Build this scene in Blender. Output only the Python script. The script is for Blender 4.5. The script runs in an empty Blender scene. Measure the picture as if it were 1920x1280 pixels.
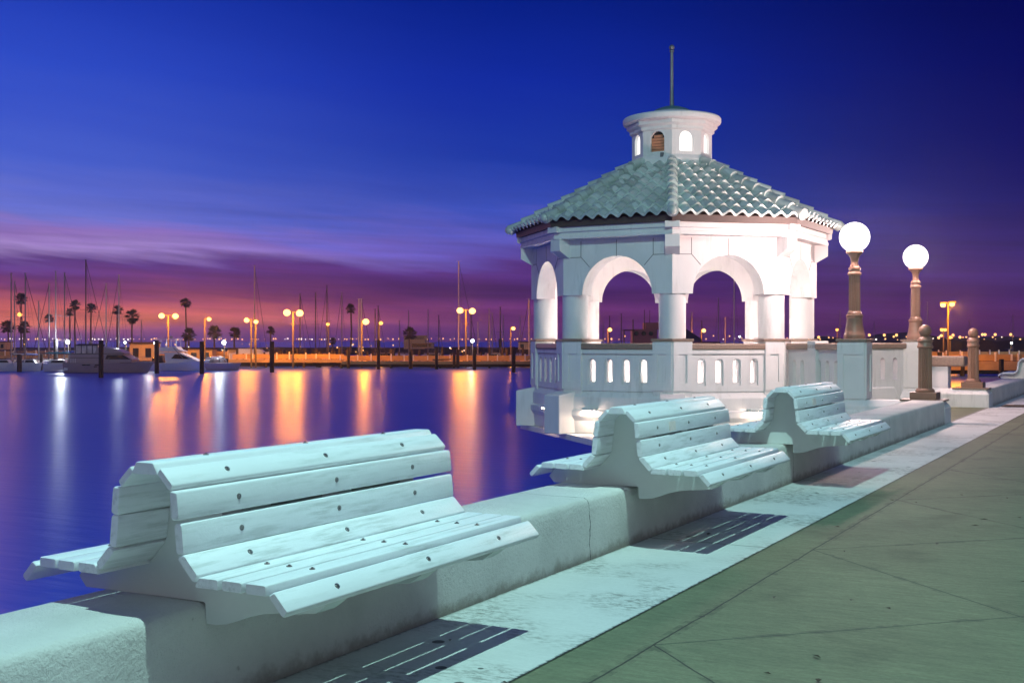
import bpy, bmesh, math, random
from mathutils import Matrix, Vector
random.seed(7)
S = bpy.context.scene
COL = S.collection
R_ = math.radians

# ------------------------------------------------------------------ camera
FPX, H = 2215.0, 1.5
A = math.atan(1218 / FPX)                       # view turned this far left of the sea wall (+Y)
cam_d = bpy.data.cameras.new('camera')
cam_d.sensor_width = 36.0
cam_d.lens = 36.0 * FPX / 1920
cam_d.clip_end = 20000
cam_d.clip_start = 0.05
cam = bpy.data.objects.new('camera', cam_d)
COL.objects.link(cam)
cam.location = (0, 0, H)
cam.rotation_euler = (R_(90), 0, A)
S.camera = cam

# ------------------------------------------------------------------ view, world, sun
S.view_settings.view_transform = 'Standard'
S.view_settings.look = 'None'
S.view_settings.exposure = 0.0
S.view_settings.gamma = 1.0
S.cycles.sample_clamp_indirect = 6.0
S.cycles.max_bounces = 6
S.cycles.use_denoising = True


def lin(c):
    o = []
    for v in c[:3]:
        v = v / 255.0
        o.append(v / 12.92 if v <= 0.04045 else ((v + 0.055) / 1.055) ** 2.4)
    return (o[0], o[1], o[2], 1.0)


class NT:
    """small node-tree helper"""
    def __init__(self, tree):
        self.t = tree
        tree.nodes.clear()

    def n(self, kind, **kw):
        nd = self.t.nodes.new(kind)
        for k, v in kw.items():
            if k.startswith('_'):
                nd.inputs[k[1:].replace('_', ' ')].default_value = v
            else:
                setattr(nd, k, v)
        return nd

    def l(self, a, b):
        self.t.links.new(a, b)

    def math(self, op, a, b=None, c=None, clamp=False):
        nd = self.t.nodes.new('ShaderNodeMath')
        nd.operation = op
        nd.use_clamp = clamp
        for i, v in enumerate((a, b, c)):
            if v is None:
                continue
            if isinstance(v, (int, float)):
                nd.inputs[i].default_value = v
            else:
                self.l(v, nd.inputs[i])
        return nd.outputs[0]

    def mix(self, f, a, b, blend='MIX'):
        nd = self.t.nodes.new('ShaderNodeMix')
        nd.data_type = 'RGBA'
        nd.blend_type = blend
        for i, v in ((0, f), (6, a), (7, b)):
            if isinstance(v, (int, float)):
                nd.inputs[i].default_value = v
            elif isinstance(v, tuple):
                nd.inputs[i].default_value = v if len(v) == 4 else (*v, 1)
            else:
                self.l(v, nd.inputs[i])
        return nd.outputs[2]

    def ramp(self, f, stops, interp='LINEAR'):
        nd = self.t.nodes.new('ShaderNodeValToRGB')
        cr = nd.color_ramp
        cr.interpolation = interp
        while len(cr.elements) > 1:
            cr.elements.remove(cr.elements[-1])
        cr.elements[0].position = stops[0][0]
        cr.elements[0].color = stops[0][1]
        for p, c in stops[1:]:
            e = cr.elements.new(p)
            e.color = c
        if not isinstance(f, (int, float)):
            self.l(f, nd.inputs[0])
        return nd.outputs[0]

    def smooth(self, v, a, b):
        nd = self.t.nodes.new('ShaderNodeMapRange')
        nd.interpolation_type = 'SMOOTHSTEP'
        nd.inputs[1].default_value = a
        nd.inputs[2].default_value = b
        self.l(v, nd.inputs[0])
        return nd.outputs[0]


W = bpy.data.worlds.new('World')
S.world = W
W.use_nodes = True
w = NT(W.node_tree)
tc = w.n('ShaderNodeTexCoord')
sep = w.n('ShaderNodeSeparateXYZ')
w.l(tc.outputs['Generated'], sep.inputs[0])
X, Y, Z = sep.outputs
az = w.math('ARCTAN2', w.math('MULTIPLY', X, -1.0), Y)          # 0 along +Y, positive to the left
zc = w.math('MAXIMUM', Z, 0.0)
cmb = w.n('ShaderNodeCombineXYZ')
w.l(w.math('MULTIPLY', az, 1.6), cmb.inputs[0])
w.l(w.math('SUBTRACT', w.math('MULTIPLY', Z, 17.0), w.math('MULTIPLY', az, 2.2)), cmb.inputs[1])
nz = w.n('ShaderNodeTexNoise', _Scale=1.5, _Detail=5.0, _Roughness=0.55)
w.l(cmb.outputs[0], nz.inputs['Vector'])
nz2 = w.n('ShaderNodeTexNoise', _Scale=4.0, _Detail=4.0, _Roughness=0.6)
w.l(cmb.outputs[0], nz2.inputs['Vector'])
pos = w.math('SQRT', zc)
wob = w.math('MULTIPLY', w.math('SUBTRACT', nz.outputs[0], 0.5), 0.10)
wob2 = w.math('MULTIPLY', w.math('SUBTRACT', nz2.outputs[0], 0.5), 0.05)
fade = w.smooth(zc, 0.34, 0.06)
pos2 = w.math('ADD', pos, w.math('MULTIPLY', w.math('ADD', wob, wob2), fade))


def st(*a):
    return [(p, lin(c)) for p, c in a]


left = w.ramp(pos2, st((0.0, (80, 50, 130)), (0.06, (100, 60, 135)), (0.10, (165, 88, 122)), (0.126, (236, 124, 84)), (0.164, (206, 100, 88)),
                       (0.20, (142, 68, 108)), (0.232, (98, 52, 116)), (0.252, (92, 60, 134)), (0.273, (160, 134, 198)), (0.292, (146, 114, 188)), (0.315, (106, 116, 206)),
                       (0.373, (72, 98, 206)), (0.465, (44, 76, 198)), (0.527, (24, 55, 176)), (0.64, (24, 70, 200)), (0.8, (12, 40, 140)), (1.0, (8, 24, 95))))
cent = w.ramp(pos2, st((0.0, (78, 42, 108)), (0.08, (84, 42, 102)), (0.13, (104, 48, 106)), (0.175, (104, 49, 110)), (0.21, (80, 41, 108)),
                       (0.25, (82, 48, 122)), (0.277, (88, 76, 166)), (0.30, (90, 90, 188)), (0.33, (54, 78, 182)), (0.39, (26, 58, 166)),
                       (0.465, (12, 42, 160)), (0.527, (2, 30, 134)), (0.64, (10, 44, 165)), (0.8, (10, 36, 130)), (1.0, (8, 24, 95))))
right = w.ramp(pos2, st((0.0, (74, 33, 90)), (0.13, (78, 35, 96)), (0.19, (70, 38, 106)), (0.25, (62, 44, 112)),
                        (0.33, (28, 28, 104)), (0.39, (10, 16, 98)), (0.465, (0, 8, 92)), (0.527, (0, 5, 78)),
                        (0.66, (4, 26, 120)), (1.0, (8, 24, 95))))
back = w.ramp(pos, [(0.0, (0.43, 0.385, 0.345, 1)), (0.35, (0.36, 0.335, 0.325, 1)), (0.62, (0.16, 0.165, 0.20, 1)),  # glow added to the unseen sky behind the camera to light facing surfaces
                    (0.85, (0.06, 0.09, 0.25, 1)), (1.0, (0.01, 0.02, 0.13, 1))])
f1 = w.smooth(az, R_(4), R_(30))
f2 = w.smooth(az, R_(28), R_(54))
fwd = w.mix(f2, w.mix(f1, right, cent), left)
cmb2 = w.n('ShaderNodeCombineXYZ')
w.l(w.math('MULTIPLY', az, 2.2), cmb2.inputs[0])
w.l(w.math('SUBTRACT', w.math('MULTIPLY', Z, 60.0), w.math('MULTIPLY', az, 2.0)), cmb2.inputs[1])
nz3 = w.n('ShaderNodeTexNoise', _Scale=1.0, _Detail=5.0, _Roughness=0.6)
w.l(cmb2.outputs[0], nz3.inputs['Vector'])
streak = w.math('MULTIPLY', w.math('MULTIPLY', w.math('SUBTRACT', nz3.outputs[0], 0.5), 2.0), w.smooth(zc, 0.15, 0.04))
stv = w.n('ShaderNodeVectorMath', operation='SCALE')
w.l(fwd, stv.inputs[0])
w.l(w.math('ADD', streak, 1.0), stv.inputs['Scale'])
fwd = stv.outputs[0]
dotd = w.math('ADD', w.math('MULTIPLY', X, -math.sin(A)), w.math('MULTIPLY', Y, math.cos(A)))
fb = w.smooth(dotd, 0.35, -0.25)
sidef = w.smooth(X, -0.2, 0.9)
back = w.mix(sidef, back, w.mix(1.0, back, (0.90, 1.08, 1.16, 1), 'MULTIPLY'))
sky = w.mix(fb, fwd, back)
below = w.smooth(Z, -0.02, 0.0)
sky = w.mix(below, (0.01, 0.012, 0.03, 1), sky)
bg = w.n('ShaderNodeBackground')
w.l(sky, bg.inputs[0])
bg.inputs[1].default_value = 1.0
wo = w.n('ShaderNodeOutputWorld')
w.l(bg.outputs[0], wo.inputs[0])

sun_d = bpy.data.lights.new('sun', 'SUN')       # last afterglow, low over the water at left
sun_d.energy = 0.12
sun_d.angle = R_(20)
sun_d.color = (1.0, 0.45, 0.60)
sun = bpy.data.objects.new('sun', sun_d)
COL.objects.link(sun)
sun.rotation_euler = Vector((-math.sin(R_(62)), math.cos(R_(62)), math.tan(R_(5)))).to_track_quat('Z', 'Y').to_euler()
GZ = -0.087                                     # level of the promenade


# ------------------------------------------------------------------ materials
def mat(name, col, rough=0.7, var=0.12, nscale=6.0, bump=0.0, bscale=60.0, metal=0.0, spec=0.5, dirt=None, dscale=2.0, dthr=(0.55, 0.75), coord='Object'):
    m = bpy.data.materials.new(name)
    m.use_nodes = True
    t = NT(m.node_tree)
    p = t.n('ShaderNodeBsdfPrincipled')
    o = t.n('ShaderNodeOutputMaterial')
    t.l(p.outputs[0], o.inputs[0])
    c = t.n('ShaderNodeTexCoord')
    n1 = t.n('ShaderNodeTexNoise', _Scale=nscale, _Detail=6.0, _Roughness=0.6)
    t.l(c.outputs[coord], n1.inputs['Vector'])
    k = t.math('ADD', t.math('MULTIPLY', t.math('SUBTRACT', n1.outputs[0], 0.5), var * 3.0), 1.0)
    vm = t.n('ShaderNodeVectorMath', operation='SCALE')
    vm.inputs[0].default_value = col[:3]
    t.l(k, vm.inputs['Scale'])
    out = vm.outputs[0]
    if dirt:
        n2 = t.n('ShaderNodeTexNoise', _Scale=dscale, _Detail=8.0, _Roughness=0.7)
        t.l(c.outputs[coord], n2.inputs['Vector'])
        f = t.smooth(n2.outputs[0], *dthr)
        out = t.mix(f, out, (*dirt[:3], 1))
    t.l(out, p.inputs['Base Color'])
    p.inputs['Roughness'].default_value = rough
    p.inputs['Metallic'].default_value = metal
    p.inputs['Specular IOR Level'].default_value = spec
    if bump:
        n3 = t.n('ShaderNodeTexNoise', _Scale=bscale, _Detail=5.0, _Roughness=0.6)
        t.l(c.outputs[coord], n3.inputs['Vector'])
        b = t.n('ShaderNodeBump', _Strength=1.0, _Distance=bump)
        t.l(n3.outputs[0], b.inputs['Height'])
        t.l(b.outputs[0], p.inputs['Normal'])
    return m


def emit(name, col, s):
    m = bpy.data.materials.new(name)
    m.use_nodes = True
    t = NT(m.node_tree)
    e = t.n('ShaderNodeEmission')
    e.inputs[0].default_value = (*col[:3], 1)
    e.inputs[1].default_value = s
    o = t.n('ShaderNodeOutputMaterial')
    t.l(e.outputs[0], o.inputs[0])
    return m


M = {}
M['slat'] = mat('white painted slats', (0.78, 0.82, 0.89), 0.5, 0.05, 5, 0.0012, 90, dirt=(0.50, 0.51, 0.48), dscale=4, dthr=(0.52, 0.82))
M['frame'] = mat('white cast concrete', (0.66, 0.67, 0.66), 0.65, 0.06, 4, 0.0015, 70)
M['bolt'] = mat('steel bolts', (0.35, 0.33, 0.32), 0.3, 0.1, 9, metal=0.9)
M['plaque'] = mat('plaque with painted sheen', (0.92, 0.80, 0.74), 0.4, 0.15, 30, metal=0.0)  # light matt colour stands in for the metal's bright reflection
M['stucco'] = mat('white painted stucco', (0.60, 0.59, 0.585), 0.7, 0.05, 3, 0.0012, 60, dirt=(0.46, 0.44, 0.42), dscale=1.8, dthr=(0.54, 0.85))
M['granite'] = mat('brown granite', (0.26, 0.18, 0.14), 0.45, 0.5, 60, 0.001, 90)
M['joint'] = mat('dark block joint', (0.20, 0.19, 0.19), 0.9, 0.1, 5)  # dark tone of the joint lines themselves
M['darkwood'] = mat('dark brown fascia board', (0.07, 0.045, 0.04), 0.6, 0.2, 8)
M['tile'] = mat('green glazed roof tile', (0.21, 0.285, 0.275), 0.22, 0.30, 3, 0.002, 30, dirt=(0.46, 0.46, 0.43), dscale=3.5, dthr=(0.52, 0.72))
M['copper'] = mat('green copper', (0.10, 0.20, 0.19), 0.45, 0.2, 6)
M['polegrey'] = mat('grey finial metal', (0.16, 0.17, 0.19), 0.4, 0.15, 6, metal=0.4)
M['bronze'] = mat('brown painted cast iron', (0.27, 0.145, 0.10), 0.38, 0.1, 8, 0.001, 40)
M['louver'] = mat('orange brown louvers', (0.55, 0.22, 0.12), 0.6, 0.2, 10)
M['dark'] = mat('black rubber and tinted glass', (0.012, 0.012, 0.016), 0.25, 0.1, 8)
M['piling'] = mat('black tarred piling', (0.012, 0.010, 0.012), 0.8, 0.3, 6)
M['brownpile'] = mat('brown timber piling', (0.05, 0.03, 0.022), 0.85, 0.3, 6)
M['deckwood'] = mat('weathered dock planks', (0.50, 0.31, 0.15), 0.8, 0.3, 0.6)
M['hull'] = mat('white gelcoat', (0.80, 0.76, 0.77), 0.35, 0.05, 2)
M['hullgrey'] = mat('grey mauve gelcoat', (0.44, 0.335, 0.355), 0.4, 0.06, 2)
M['cabindim'] = mat('darkened cabin paint', (0.20, 0.17, 0.17), 0.6, 0.1, 2)  # cabin white darkened so moored boats look unlit; the shade is in the colour
M['hullblue'] = mat('dark blue gelcoat', (0.03, 0.04, 0.10), 0.4, 0.06, 2)
M['canvasblue'] = mat('blue canvas', (0.02, 0.07, 0.38), 0.8, 0.1, 5)
M['canvasteal'] = mat('teal canvas', (0.05, 0.36, 0.42), 0.8, 0.1, 5)
M['canvasdark'] = mat('dark canvas', (0.03, 0.03, 0.07), 0.85, 0.15, 5)
M['screen'] = mat('smoked windscreen', (0.16, 0.12, 0.14), 0.15, 0.3, 2)
M['vinyl'] = mat('clear vinyl enclosure', (0.75, 0.66, 0.70), 0.25, 0.5, 1.5)
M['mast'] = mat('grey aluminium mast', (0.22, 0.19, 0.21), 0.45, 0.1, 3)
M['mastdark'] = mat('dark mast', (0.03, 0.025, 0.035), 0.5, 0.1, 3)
M['mastlit'] = mat('lit toned aluminium mast', (0.50, 0.42, 0.40), 0.5, 0.1, 3)  # paler copy of the mast colour, standing in for lamp light
M['wire'] = mat('rigging wire', (0.02, 0.015, 0.03), 0.6, 0.1, 3)
M['frond'] = mat('palm fronds', (0.055, 0.06, 0.022), 0.7, 0.3, 3)
M['palmtrunk'] = mat('palm trunk', (0.16, 0.10, 0.06), 0.9, 0.3, 5)
M['lamppole'] = mat('galvanised lamp pole', (0.13, 0.10, 0.07), 0.6, 0.1, 5)
M['maroon'] = mat('maroon painted steel', (0.30, 0.12, 0.13), 0.7, 0.1, 2)
M['beige'] = mat('beige painted wall', (0.50, 0.36, 0.24), 0.8, 0.1, 2)
M['land'] = mat('dark rock and trees', (0.012, 0.011, 0.012), 0.95, 0.3, 0.3)
M['grate'] = mat('rusty grate', (0.14, 0.09, 0.07), 0.8, 0.3, 30)
M['leaf'] = mat('dead leaves', (0.05, 0.03, 0.02), 0.9, 0.2, 8)
M['globe'] = emit('lit white globe', (1.0, 0.93, 0.90), 2.2)
M['sodium'] = emit('lit sodium lamp', (1.0, 0.50, 0.13), 5.0)
M['sodiumdim'] = emit('lit dim sodium lamp', (1.0, 0.46, 0.10), 3.0)
M['mercury'] = emit('lit white dock lamp', (0.85, 0.95, 1.0), 12.0)
M['cityamber'] = emit('far amber lights', (1.0, 0.50, 0.16), 2.6)
M['citywhite'] = emit('far white lights', (1.0, 0.86, 0.72), 2.6)
M['pane'] = emit('lit cupola pane', (1.0, 0.93, 0.90), 1.6)
M['fixture'] = emit('lit ceiling lamp', (1.0, 0.82, 0.76), 110.0)
M['floorfill'] = emit('added floor lamp', (1.0, 0.86, 0.80), 420.0)
M['uplight'] = emit('lit deck lamp', (1.0, 0.74, 0.55), 110.0)


def worn(name, base, rough, stretch, scale, lo, hi, amt, stain, bumpd=0.0, cells=0.0, spec=0.5):
    """paint or glaze with long runs of wear: noise stretched along one axis, plus blotches, plus tone steps per cell"""
    m = bpy.data.materials.new(name)
    m.use_nodes = True
    t = NT(m.node_tree)
    p = t.n('ShaderNodeBsdfPrincipled')
    o = t.n('ShaderNodeOutputMaterial')
    t.l(p.outputs[0], o.inputs[0])
    c = t.n('ShaderNodeTexCoord')
    mp = t.n('ShaderNodeMapping')
    mp.inputs['Scale'].default_value = stretch
    t.l(c.outputs['Object'], mp.inputs['Vector'])
    n1 = t.n('ShaderNodeTexNoise', _Scale=scale, _Detail=7.0, _Roughness=0.65)
    t.l(mp.outputs[0], n1.inputs['Vector'])
    n2 = t.n('ShaderNodeTexNoise', _Scale=1.3, _Detail=5.0, _Roughness=0.6)
    t.l(c.outputs['Object'], n2.inputs['Vector'])
    n3 = t.n('ShaderNodeTexNoise', _Scale=55.0, _Detail=4.0, _Roughness=0.6)
    t.l(c.outputs['Object'], n3.inputs['Vector'])
    k = t.math('ADD', t.math('MULTIPLY', t.math('SUBTRACT', n2.outputs[0], .5), .30), 1.0)
    if cells:
        v = t.n('ShaderNodeTexVoronoi', _Scale=cells)
        t.l(c.outputs['Object'], v.inputs['Vector'])
        sc = t.n('ShaderNodeSeparateColor')
        t.l(v.outputs['Color'], sc.inputs[0])
        k = t.math('MULTIPLY', k, t.math('ADD', t.math('MULTIPLY', sc.outputs[0], .5), .75))
    vm = t.n('ShaderNodeVectorMath', operation='SCALE')
    vm.inputs[0].default_value = base
    t.l(k, vm.inputs['Scale'])
    f = t.math('MULTIPLY', t.math('MULTIPLY', t.smooth(n1.outputs[0], lo, hi), t.smooth(n2.outputs[0], .38, .62)), amt)
    out = t.mix(f, vm.outputs[0], (*stain, 1))
    t.l(out, p.inputs['Base Color'])
    t.l(t.math('ADD', t.math('MULTIPLY', n1.outputs[0], .25), rough - .12), p.inputs['Roughness'])
    p.inputs['Specular IOR Level'].default_value = spec
    if bumpd:
        b = t.n('ShaderNodeBump', _Strength=1.0, _Distance=bumpd)
        t.l(t.math('ADD', n3.outputs[0], n1.outputs[0]), b.inputs['Height'])
        t.l(b.outputs[0], p.inputs['Normal'])
    return m


M['slat'] = worn('white painted slats', (0.84, 0.845, 0.87), 0.5, (9, .7, 9), 3.5, .46, .66, .55, (0.42, 0.44, 0.42), .0012)
M['stucco'] = worn('white painted stucco', (0.72, 0.695, 0.695), 0.7, (3.5, 3.5, .5), 2.2, .46, .72, .42, (0.36, 0.34, 0.32), .0016)
M['tile'] = worn('green glazed roof tile', (0.46, 0.52, 0.50), 0.22, (1, 1, 1), 5.0, .5, .68, .55, (0.46, 0.45, 0.40), .002, 3.4)


def concrete(name, base, dirtc, strip):
    m = bpy.data.materials.new(name)
    m.use_nodes = True
    t = NT(m.node_tree)
    p = t.n('ShaderNodeBsdfPrincipled')
    o = t.n('ShaderNodeOutputMaterial')
    t.l(p.outputs[0], o.inputs[0])
    g = t.n('ShaderNodeNewGeometry')
    sp = t.n('ShaderNodeSeparateXYZ')
    t.l(g.outputs['Position'], sp.inputs[0])
    x, y = sp.outputs[0], sp.outputs[1]

    def noise(scale, det=6, rough=.6, stretch=(1, 1, 1)):
        mp = t.n('ShaderNodeMapping')
        mp.inputs['Scale'].default_value = stretch
        t.l(g.outputs['Position'], mp.inputs['Vector'])
        n = t.n('ShaderNodeTexNoise', _Scale=scale, _Detail=det, _Roughness=rough)
        t.l(mp.outputs[0], n.inputs['Vector'])
        return n.outputs[0]
    big = noise(0.7, 4)
    fine = noise(38, 4, .7)
    brush = noise(5, 6, .7, (1.0, 5.0, 1))
    k = t.math('ADD', t.math('MULTIPLY', t.math('SUBTRACT', big, 0.5), 0.7 if not strip else 0.35), 1.0)
    k = t.math('MULTIPLY', k, t.math('ADD', t.math('MULTIPLY', t.math('SUBTRACT', fine, 0.5), 0.7 if not strip else 0.25), 1.0))
    k = t.math('MULTIPLY', k, t.math('ADD', t.math('MULTIPLY', t.math('SUBTRACT', brush, 0.5), 1.1 if not strip else 0.2), 1.0))
    vm = t.n('ShaderNodeVectorMath', operation='SCALE')
    vm.inputs[0].default_value = base
    t.l(k, vm.inputs['Scale'])
    out = vm.outputs[0]
    if strip:      # dark worn patches and specks on the painted band
        a = noise(1.1, 3)
        b = noise(14, 8, .75, (1.0, 2.2, 1))
        f = t.math('MULTIPLY', t.smooth(a, 0.44, 0.64), t.smooth(b, 0.45, 0.60))
        out = t.mix(t.math('MULTIPLY', f, 0.75), out, (*dirtc, 1))
        v = t.n('ShaderNodeTexVoronoi', _Scale=3.6)
        t.l(g.outputs['Position'], v.inputs['Vector'])
        r = t.n('ShaderNodeSeparateColor')
        t.l(v.outputs['Color'], r.inputs[0])
        spot = t.math('MULTIPLY', t.math('LESS_THAN', v.outputs['Distance'], t.math('MULTIPLY', r.outputs[0], 0.13)), t.math('GREATER_THAN', r.outputs[1], 0.5))
        out = t.mix(t.math('MULTIPLY', spot, 0.85), out, (0.03, 0.028, 0.025, 1))
        # saw cuts across the band
        jy = t.math('ABSOLUTE', t.math('SUBTRACT', t.math('FRACT', t.math('MULTIPLY', t.math('SUBTRACT', y, 15.0), 1 / 6.1)), 0.5))
        cut = t.math('GREATER_THAN', jy, 0.5 - 0.0012)
        out = t.mix(cut, out, (0.05, 0.05, 0.045, 1))
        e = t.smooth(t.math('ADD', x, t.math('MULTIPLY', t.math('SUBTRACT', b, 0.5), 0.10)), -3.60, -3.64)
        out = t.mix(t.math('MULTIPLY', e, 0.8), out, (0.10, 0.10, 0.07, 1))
        e2 = t.smooth(t.math('ADD', x, t.math('MULTIPLY', t.math('SUBTRACT', b, 0.5), 0.06)), -2.681, -2.660)
        out = t.mix(e2, out, (0.03, 0.03, 0.025, 1))
    else:
        P_ = 3.227
        wob = t.math('MULTIPLY', t.math('SUBTRACT', noise(2.5, 3), 0.5), 0.03)

        def line(expr, wdt):
            fr = t.math('ABSOLUTE', t.math('SUBTRACT', t.math('FRACT', t.math('MULTIPLY', expr, 1 / P_)), 0.5))
            return t.math('GREATER_THAN', fr, 0.5 - wdt / P_)
        xs = t.math('ADD', t.math('ADD', x, 2.33), wob)
        ys = t.math('SUBTRACT', y, 5.777)
        d1 = line(t.math('ADD', xs, ys), 0.008)
        d2 = line(t.math('SUBTRACT', xs, ys), 0.008)
        right_of = t.math('GREATER_THAN', xs, 0.0)
        j = t.math('MULTIPLY', t.math('MAXIMUM', d1, d2), right_of)
        ln = t.math('LESS_THAN', t.math('ABSOLUTE', xs), 0.0065)
        j = t.math('MAXIMUM', j, ln)
        out = t.mix(t.math('MULTIPLY', j, 0.85), out, (0.012, 0.012, 0.01, 1))
        gr = t.math('MULTIPLY', t.math('MAXIMUM', t.math('MULTIPLY', t.math('MAXIMUM', line(t.math('ADD', xs, ys), 0.05), line(t.math('SUBTRACT', xs, ys), 0.05)), right_of), t.math('LESS_THAN', t.math('ABSOLUTE', xs), 0.04)), t.smooth(noise(6, 6, .7), .45, .62))
        out = t.mix(t.math('MULTIPLY', gr, 0.5), out, (0.03, 0.03, 0.02, 1))
        st_ = t.math('MULTIPLY', t.smooth(noise(0.9, 5, .65), 0.52, 0.72), 0.5)
        out = t.mix(st_, out, (*dirtc, 1))
        v = t.n('ShaderNodeTexVoronoi', _Scale=2.3)
        t.l(g.outputs['Position'], v.inputs['Vector'])
        r = t.n('ShaderNodeSeparateColor')
        t.l(v.outputs['Color'], r.inputs[0])
        spot = t.math('MULTIPLY', t.math('LESS_THAN', v.outputs['Distance'], t.math('MULTIPLY', r.outputs[0], 0.07)), t.math('GREATER_THAN', r.outputs[1], 0.7))
        out = t.mix(t.math('MULTIPLY', spot, 0.8), out, (0.025, 0.022, 0.02, 1))
        sc = t.smooth(noise(9, 8, .8, (0.6, 6.0, 1)), 0.66, 0.72)      # pale scuffs
        out = t.mix(t.math('MULTIPLY', sc, 0.35), out, (0.5, 0.45, 0.4, 1))
    t.l(out, p.inputs['Base Color'])
    p.inputs['Roughness'].default_value = 0.75
    b = t.n('ShaderNodeBump', _Strength=1.0, _Distance=0.003)
    t.l(t.math('ADD', fine, brush), b.inputs['Height'])
    t.l(b.outputs[0], p.inputs['Normal'])
    return m


M['promenade'] = concrete('green grey brushed concrete', (0.142, 0.156, 0.090), (0.05, 0.05, 0.028), False)
M['strip'] = concrete('worn white painted concrete', (0.60, 0.60, 0.585), (0.12, 0.12, 0.10), True)


def wall_mat():
    m = bpy.data.materials.new('rough white painted sea wall')
    m.use_nodes = True
    t = NT(m.node_tree)
    p = t.n('ShaderNodeBsdfPrincipled')
    o = t.n('ShaderNodeOutputMaterial')
    t.l(p.outputs[0], o.inputs[0])
    g = t.n('ShaderNodeNewGeometry')
    sp = t.n('ShaderNodeSeparateXYZ')
    t.l(g.outputs['Position'], sp.inputs[0])

    def noise(s, d=6, r=.6):
        n = t.n('ShaderNodeTexNoise', _Scale=s, _Detail=d, _Roughness=r)
        t.l(g.outputs['Position'], n.inputs['Vector'])
        return n.outputs[0]
    n0 = noise(1.6)
    n1 = noise(7, 8, .7)
    n2 = noise(42, 4, .6)
    n3 = noise(110, 3, .6)
    k = t.math('ADD', t.math('MULTIPLY', t.math('SUBTRACT', n0, .5), .6), 1.0)
    vm = t.n('ShaderNodeVectorMath', operation='SCALE')
    vm.inputs[0].default_value = (0.67, 0.645, 0.615)
    t.l(k, vm.inputs['Scale'])
    out = vm.outputs[0]
    low = t.smooth(t.math('ADD', sp.outputs[2], t.math('MULTIPLY', t.math('SUBTRACT', n1, .5), .22)), 0.01, -0.087)
    out = t.mix(t.math('MULTIPLY', low, .65), out, (0.22, 0.17, 0.13, 1))
    pit = t.smooth(n1, 0.66, 0.74)
    out = t.mix(t.math('MULTIPLY', pit, .6), out, (0.25, 0.22, 0.19, 1))
    yy = t.math('ADD', sp.outputs[1], t.math('MULTIPLY', t.math('SUBTRACT', n1, .5), .10))
    fr = t.math('ABSOLUTE', t.math('SUBTRACT', t.math('FRACT', t.math('MULTIPLY', t.math('SUBTRACT', yy, 7.78), 1 / 5.4)), .5))
    crack = t.math('GREATER_THAN', fr, 0.5 - 0.0009)
    out = t.mix(t.math('MULTIPLY', crack, .8), out, (0.04, 0.035, 0.03, 1))
    t.l(out, p.inputs['Base Color'])
    p.inputs['Roughness'].default_value = 0.94
    hgt = t.math('ADD', t.math('ADD', t.math('MULTIPLY', n2, 1.0), t.math('MULTIPLY', n3, .45)), t.math('MULTIPLY', n1, 1.3))
    b = t.n('ShaderNodeBump', _Strength=1.0, _Distance=0.0075)
    t.l(hgt, b.inputs['Height'])
    t.l(b.outputs[0], p.inputs['Normal'])
    return m


M['seawall'] = wall_mat()


def water_mat():
    m = bpy.data.materials.new('long exposure bay water')
    m.use_nodes = True
    t = NT(m.node_tree)
    p = t.n('ShaderNodeBsdfPrincipled')
    o = t.n('ShaderNodeOutputMaterial')
    t.l(p.outputs[0], o.inputs[0])
    g = t.n('ShaderNodeNewGeometry')
    mp = t.n('ShaderNodeMapping')
    mp.inputs['Rotation'].default_value = (0, 0, -A)
    mp.inputs['Scale'].default_value = (0.22, 1.0, 1.0)
    t.l(g.outputs['Position'], mp.inputs['Vector'])
    n = t.n('ShaderNodeTexNoise', _Scale=2.2, _Detail=3.0, _Roughness=0.55)
    t.l(mp.outputs[0], n.inputs['Vector'])
    n2 = t.n('ShaderNodeTexNoise', _Scale=0.06, _Detail=3.0)
    t.l(g.outputs['Position'], n2.inputs['Vector'])
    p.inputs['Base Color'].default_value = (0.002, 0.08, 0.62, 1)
    p.inputs['IOR'].default_value = 1.33
    t.l(t.math('ADD', t.math('MULTIPLY', n2.outputs[0], 0.10), 0.25), p.inputs['Roughness'])
    b = t.n('ShaderNodeBump', _Strength=1.0, _Distance=0.022)
    t.l(n.outputs[0], b.inputs['Height'])
    t.l(b.outputs[0], p.inputs['Normal'])
    return m


M['water'] = water_mat()


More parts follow.
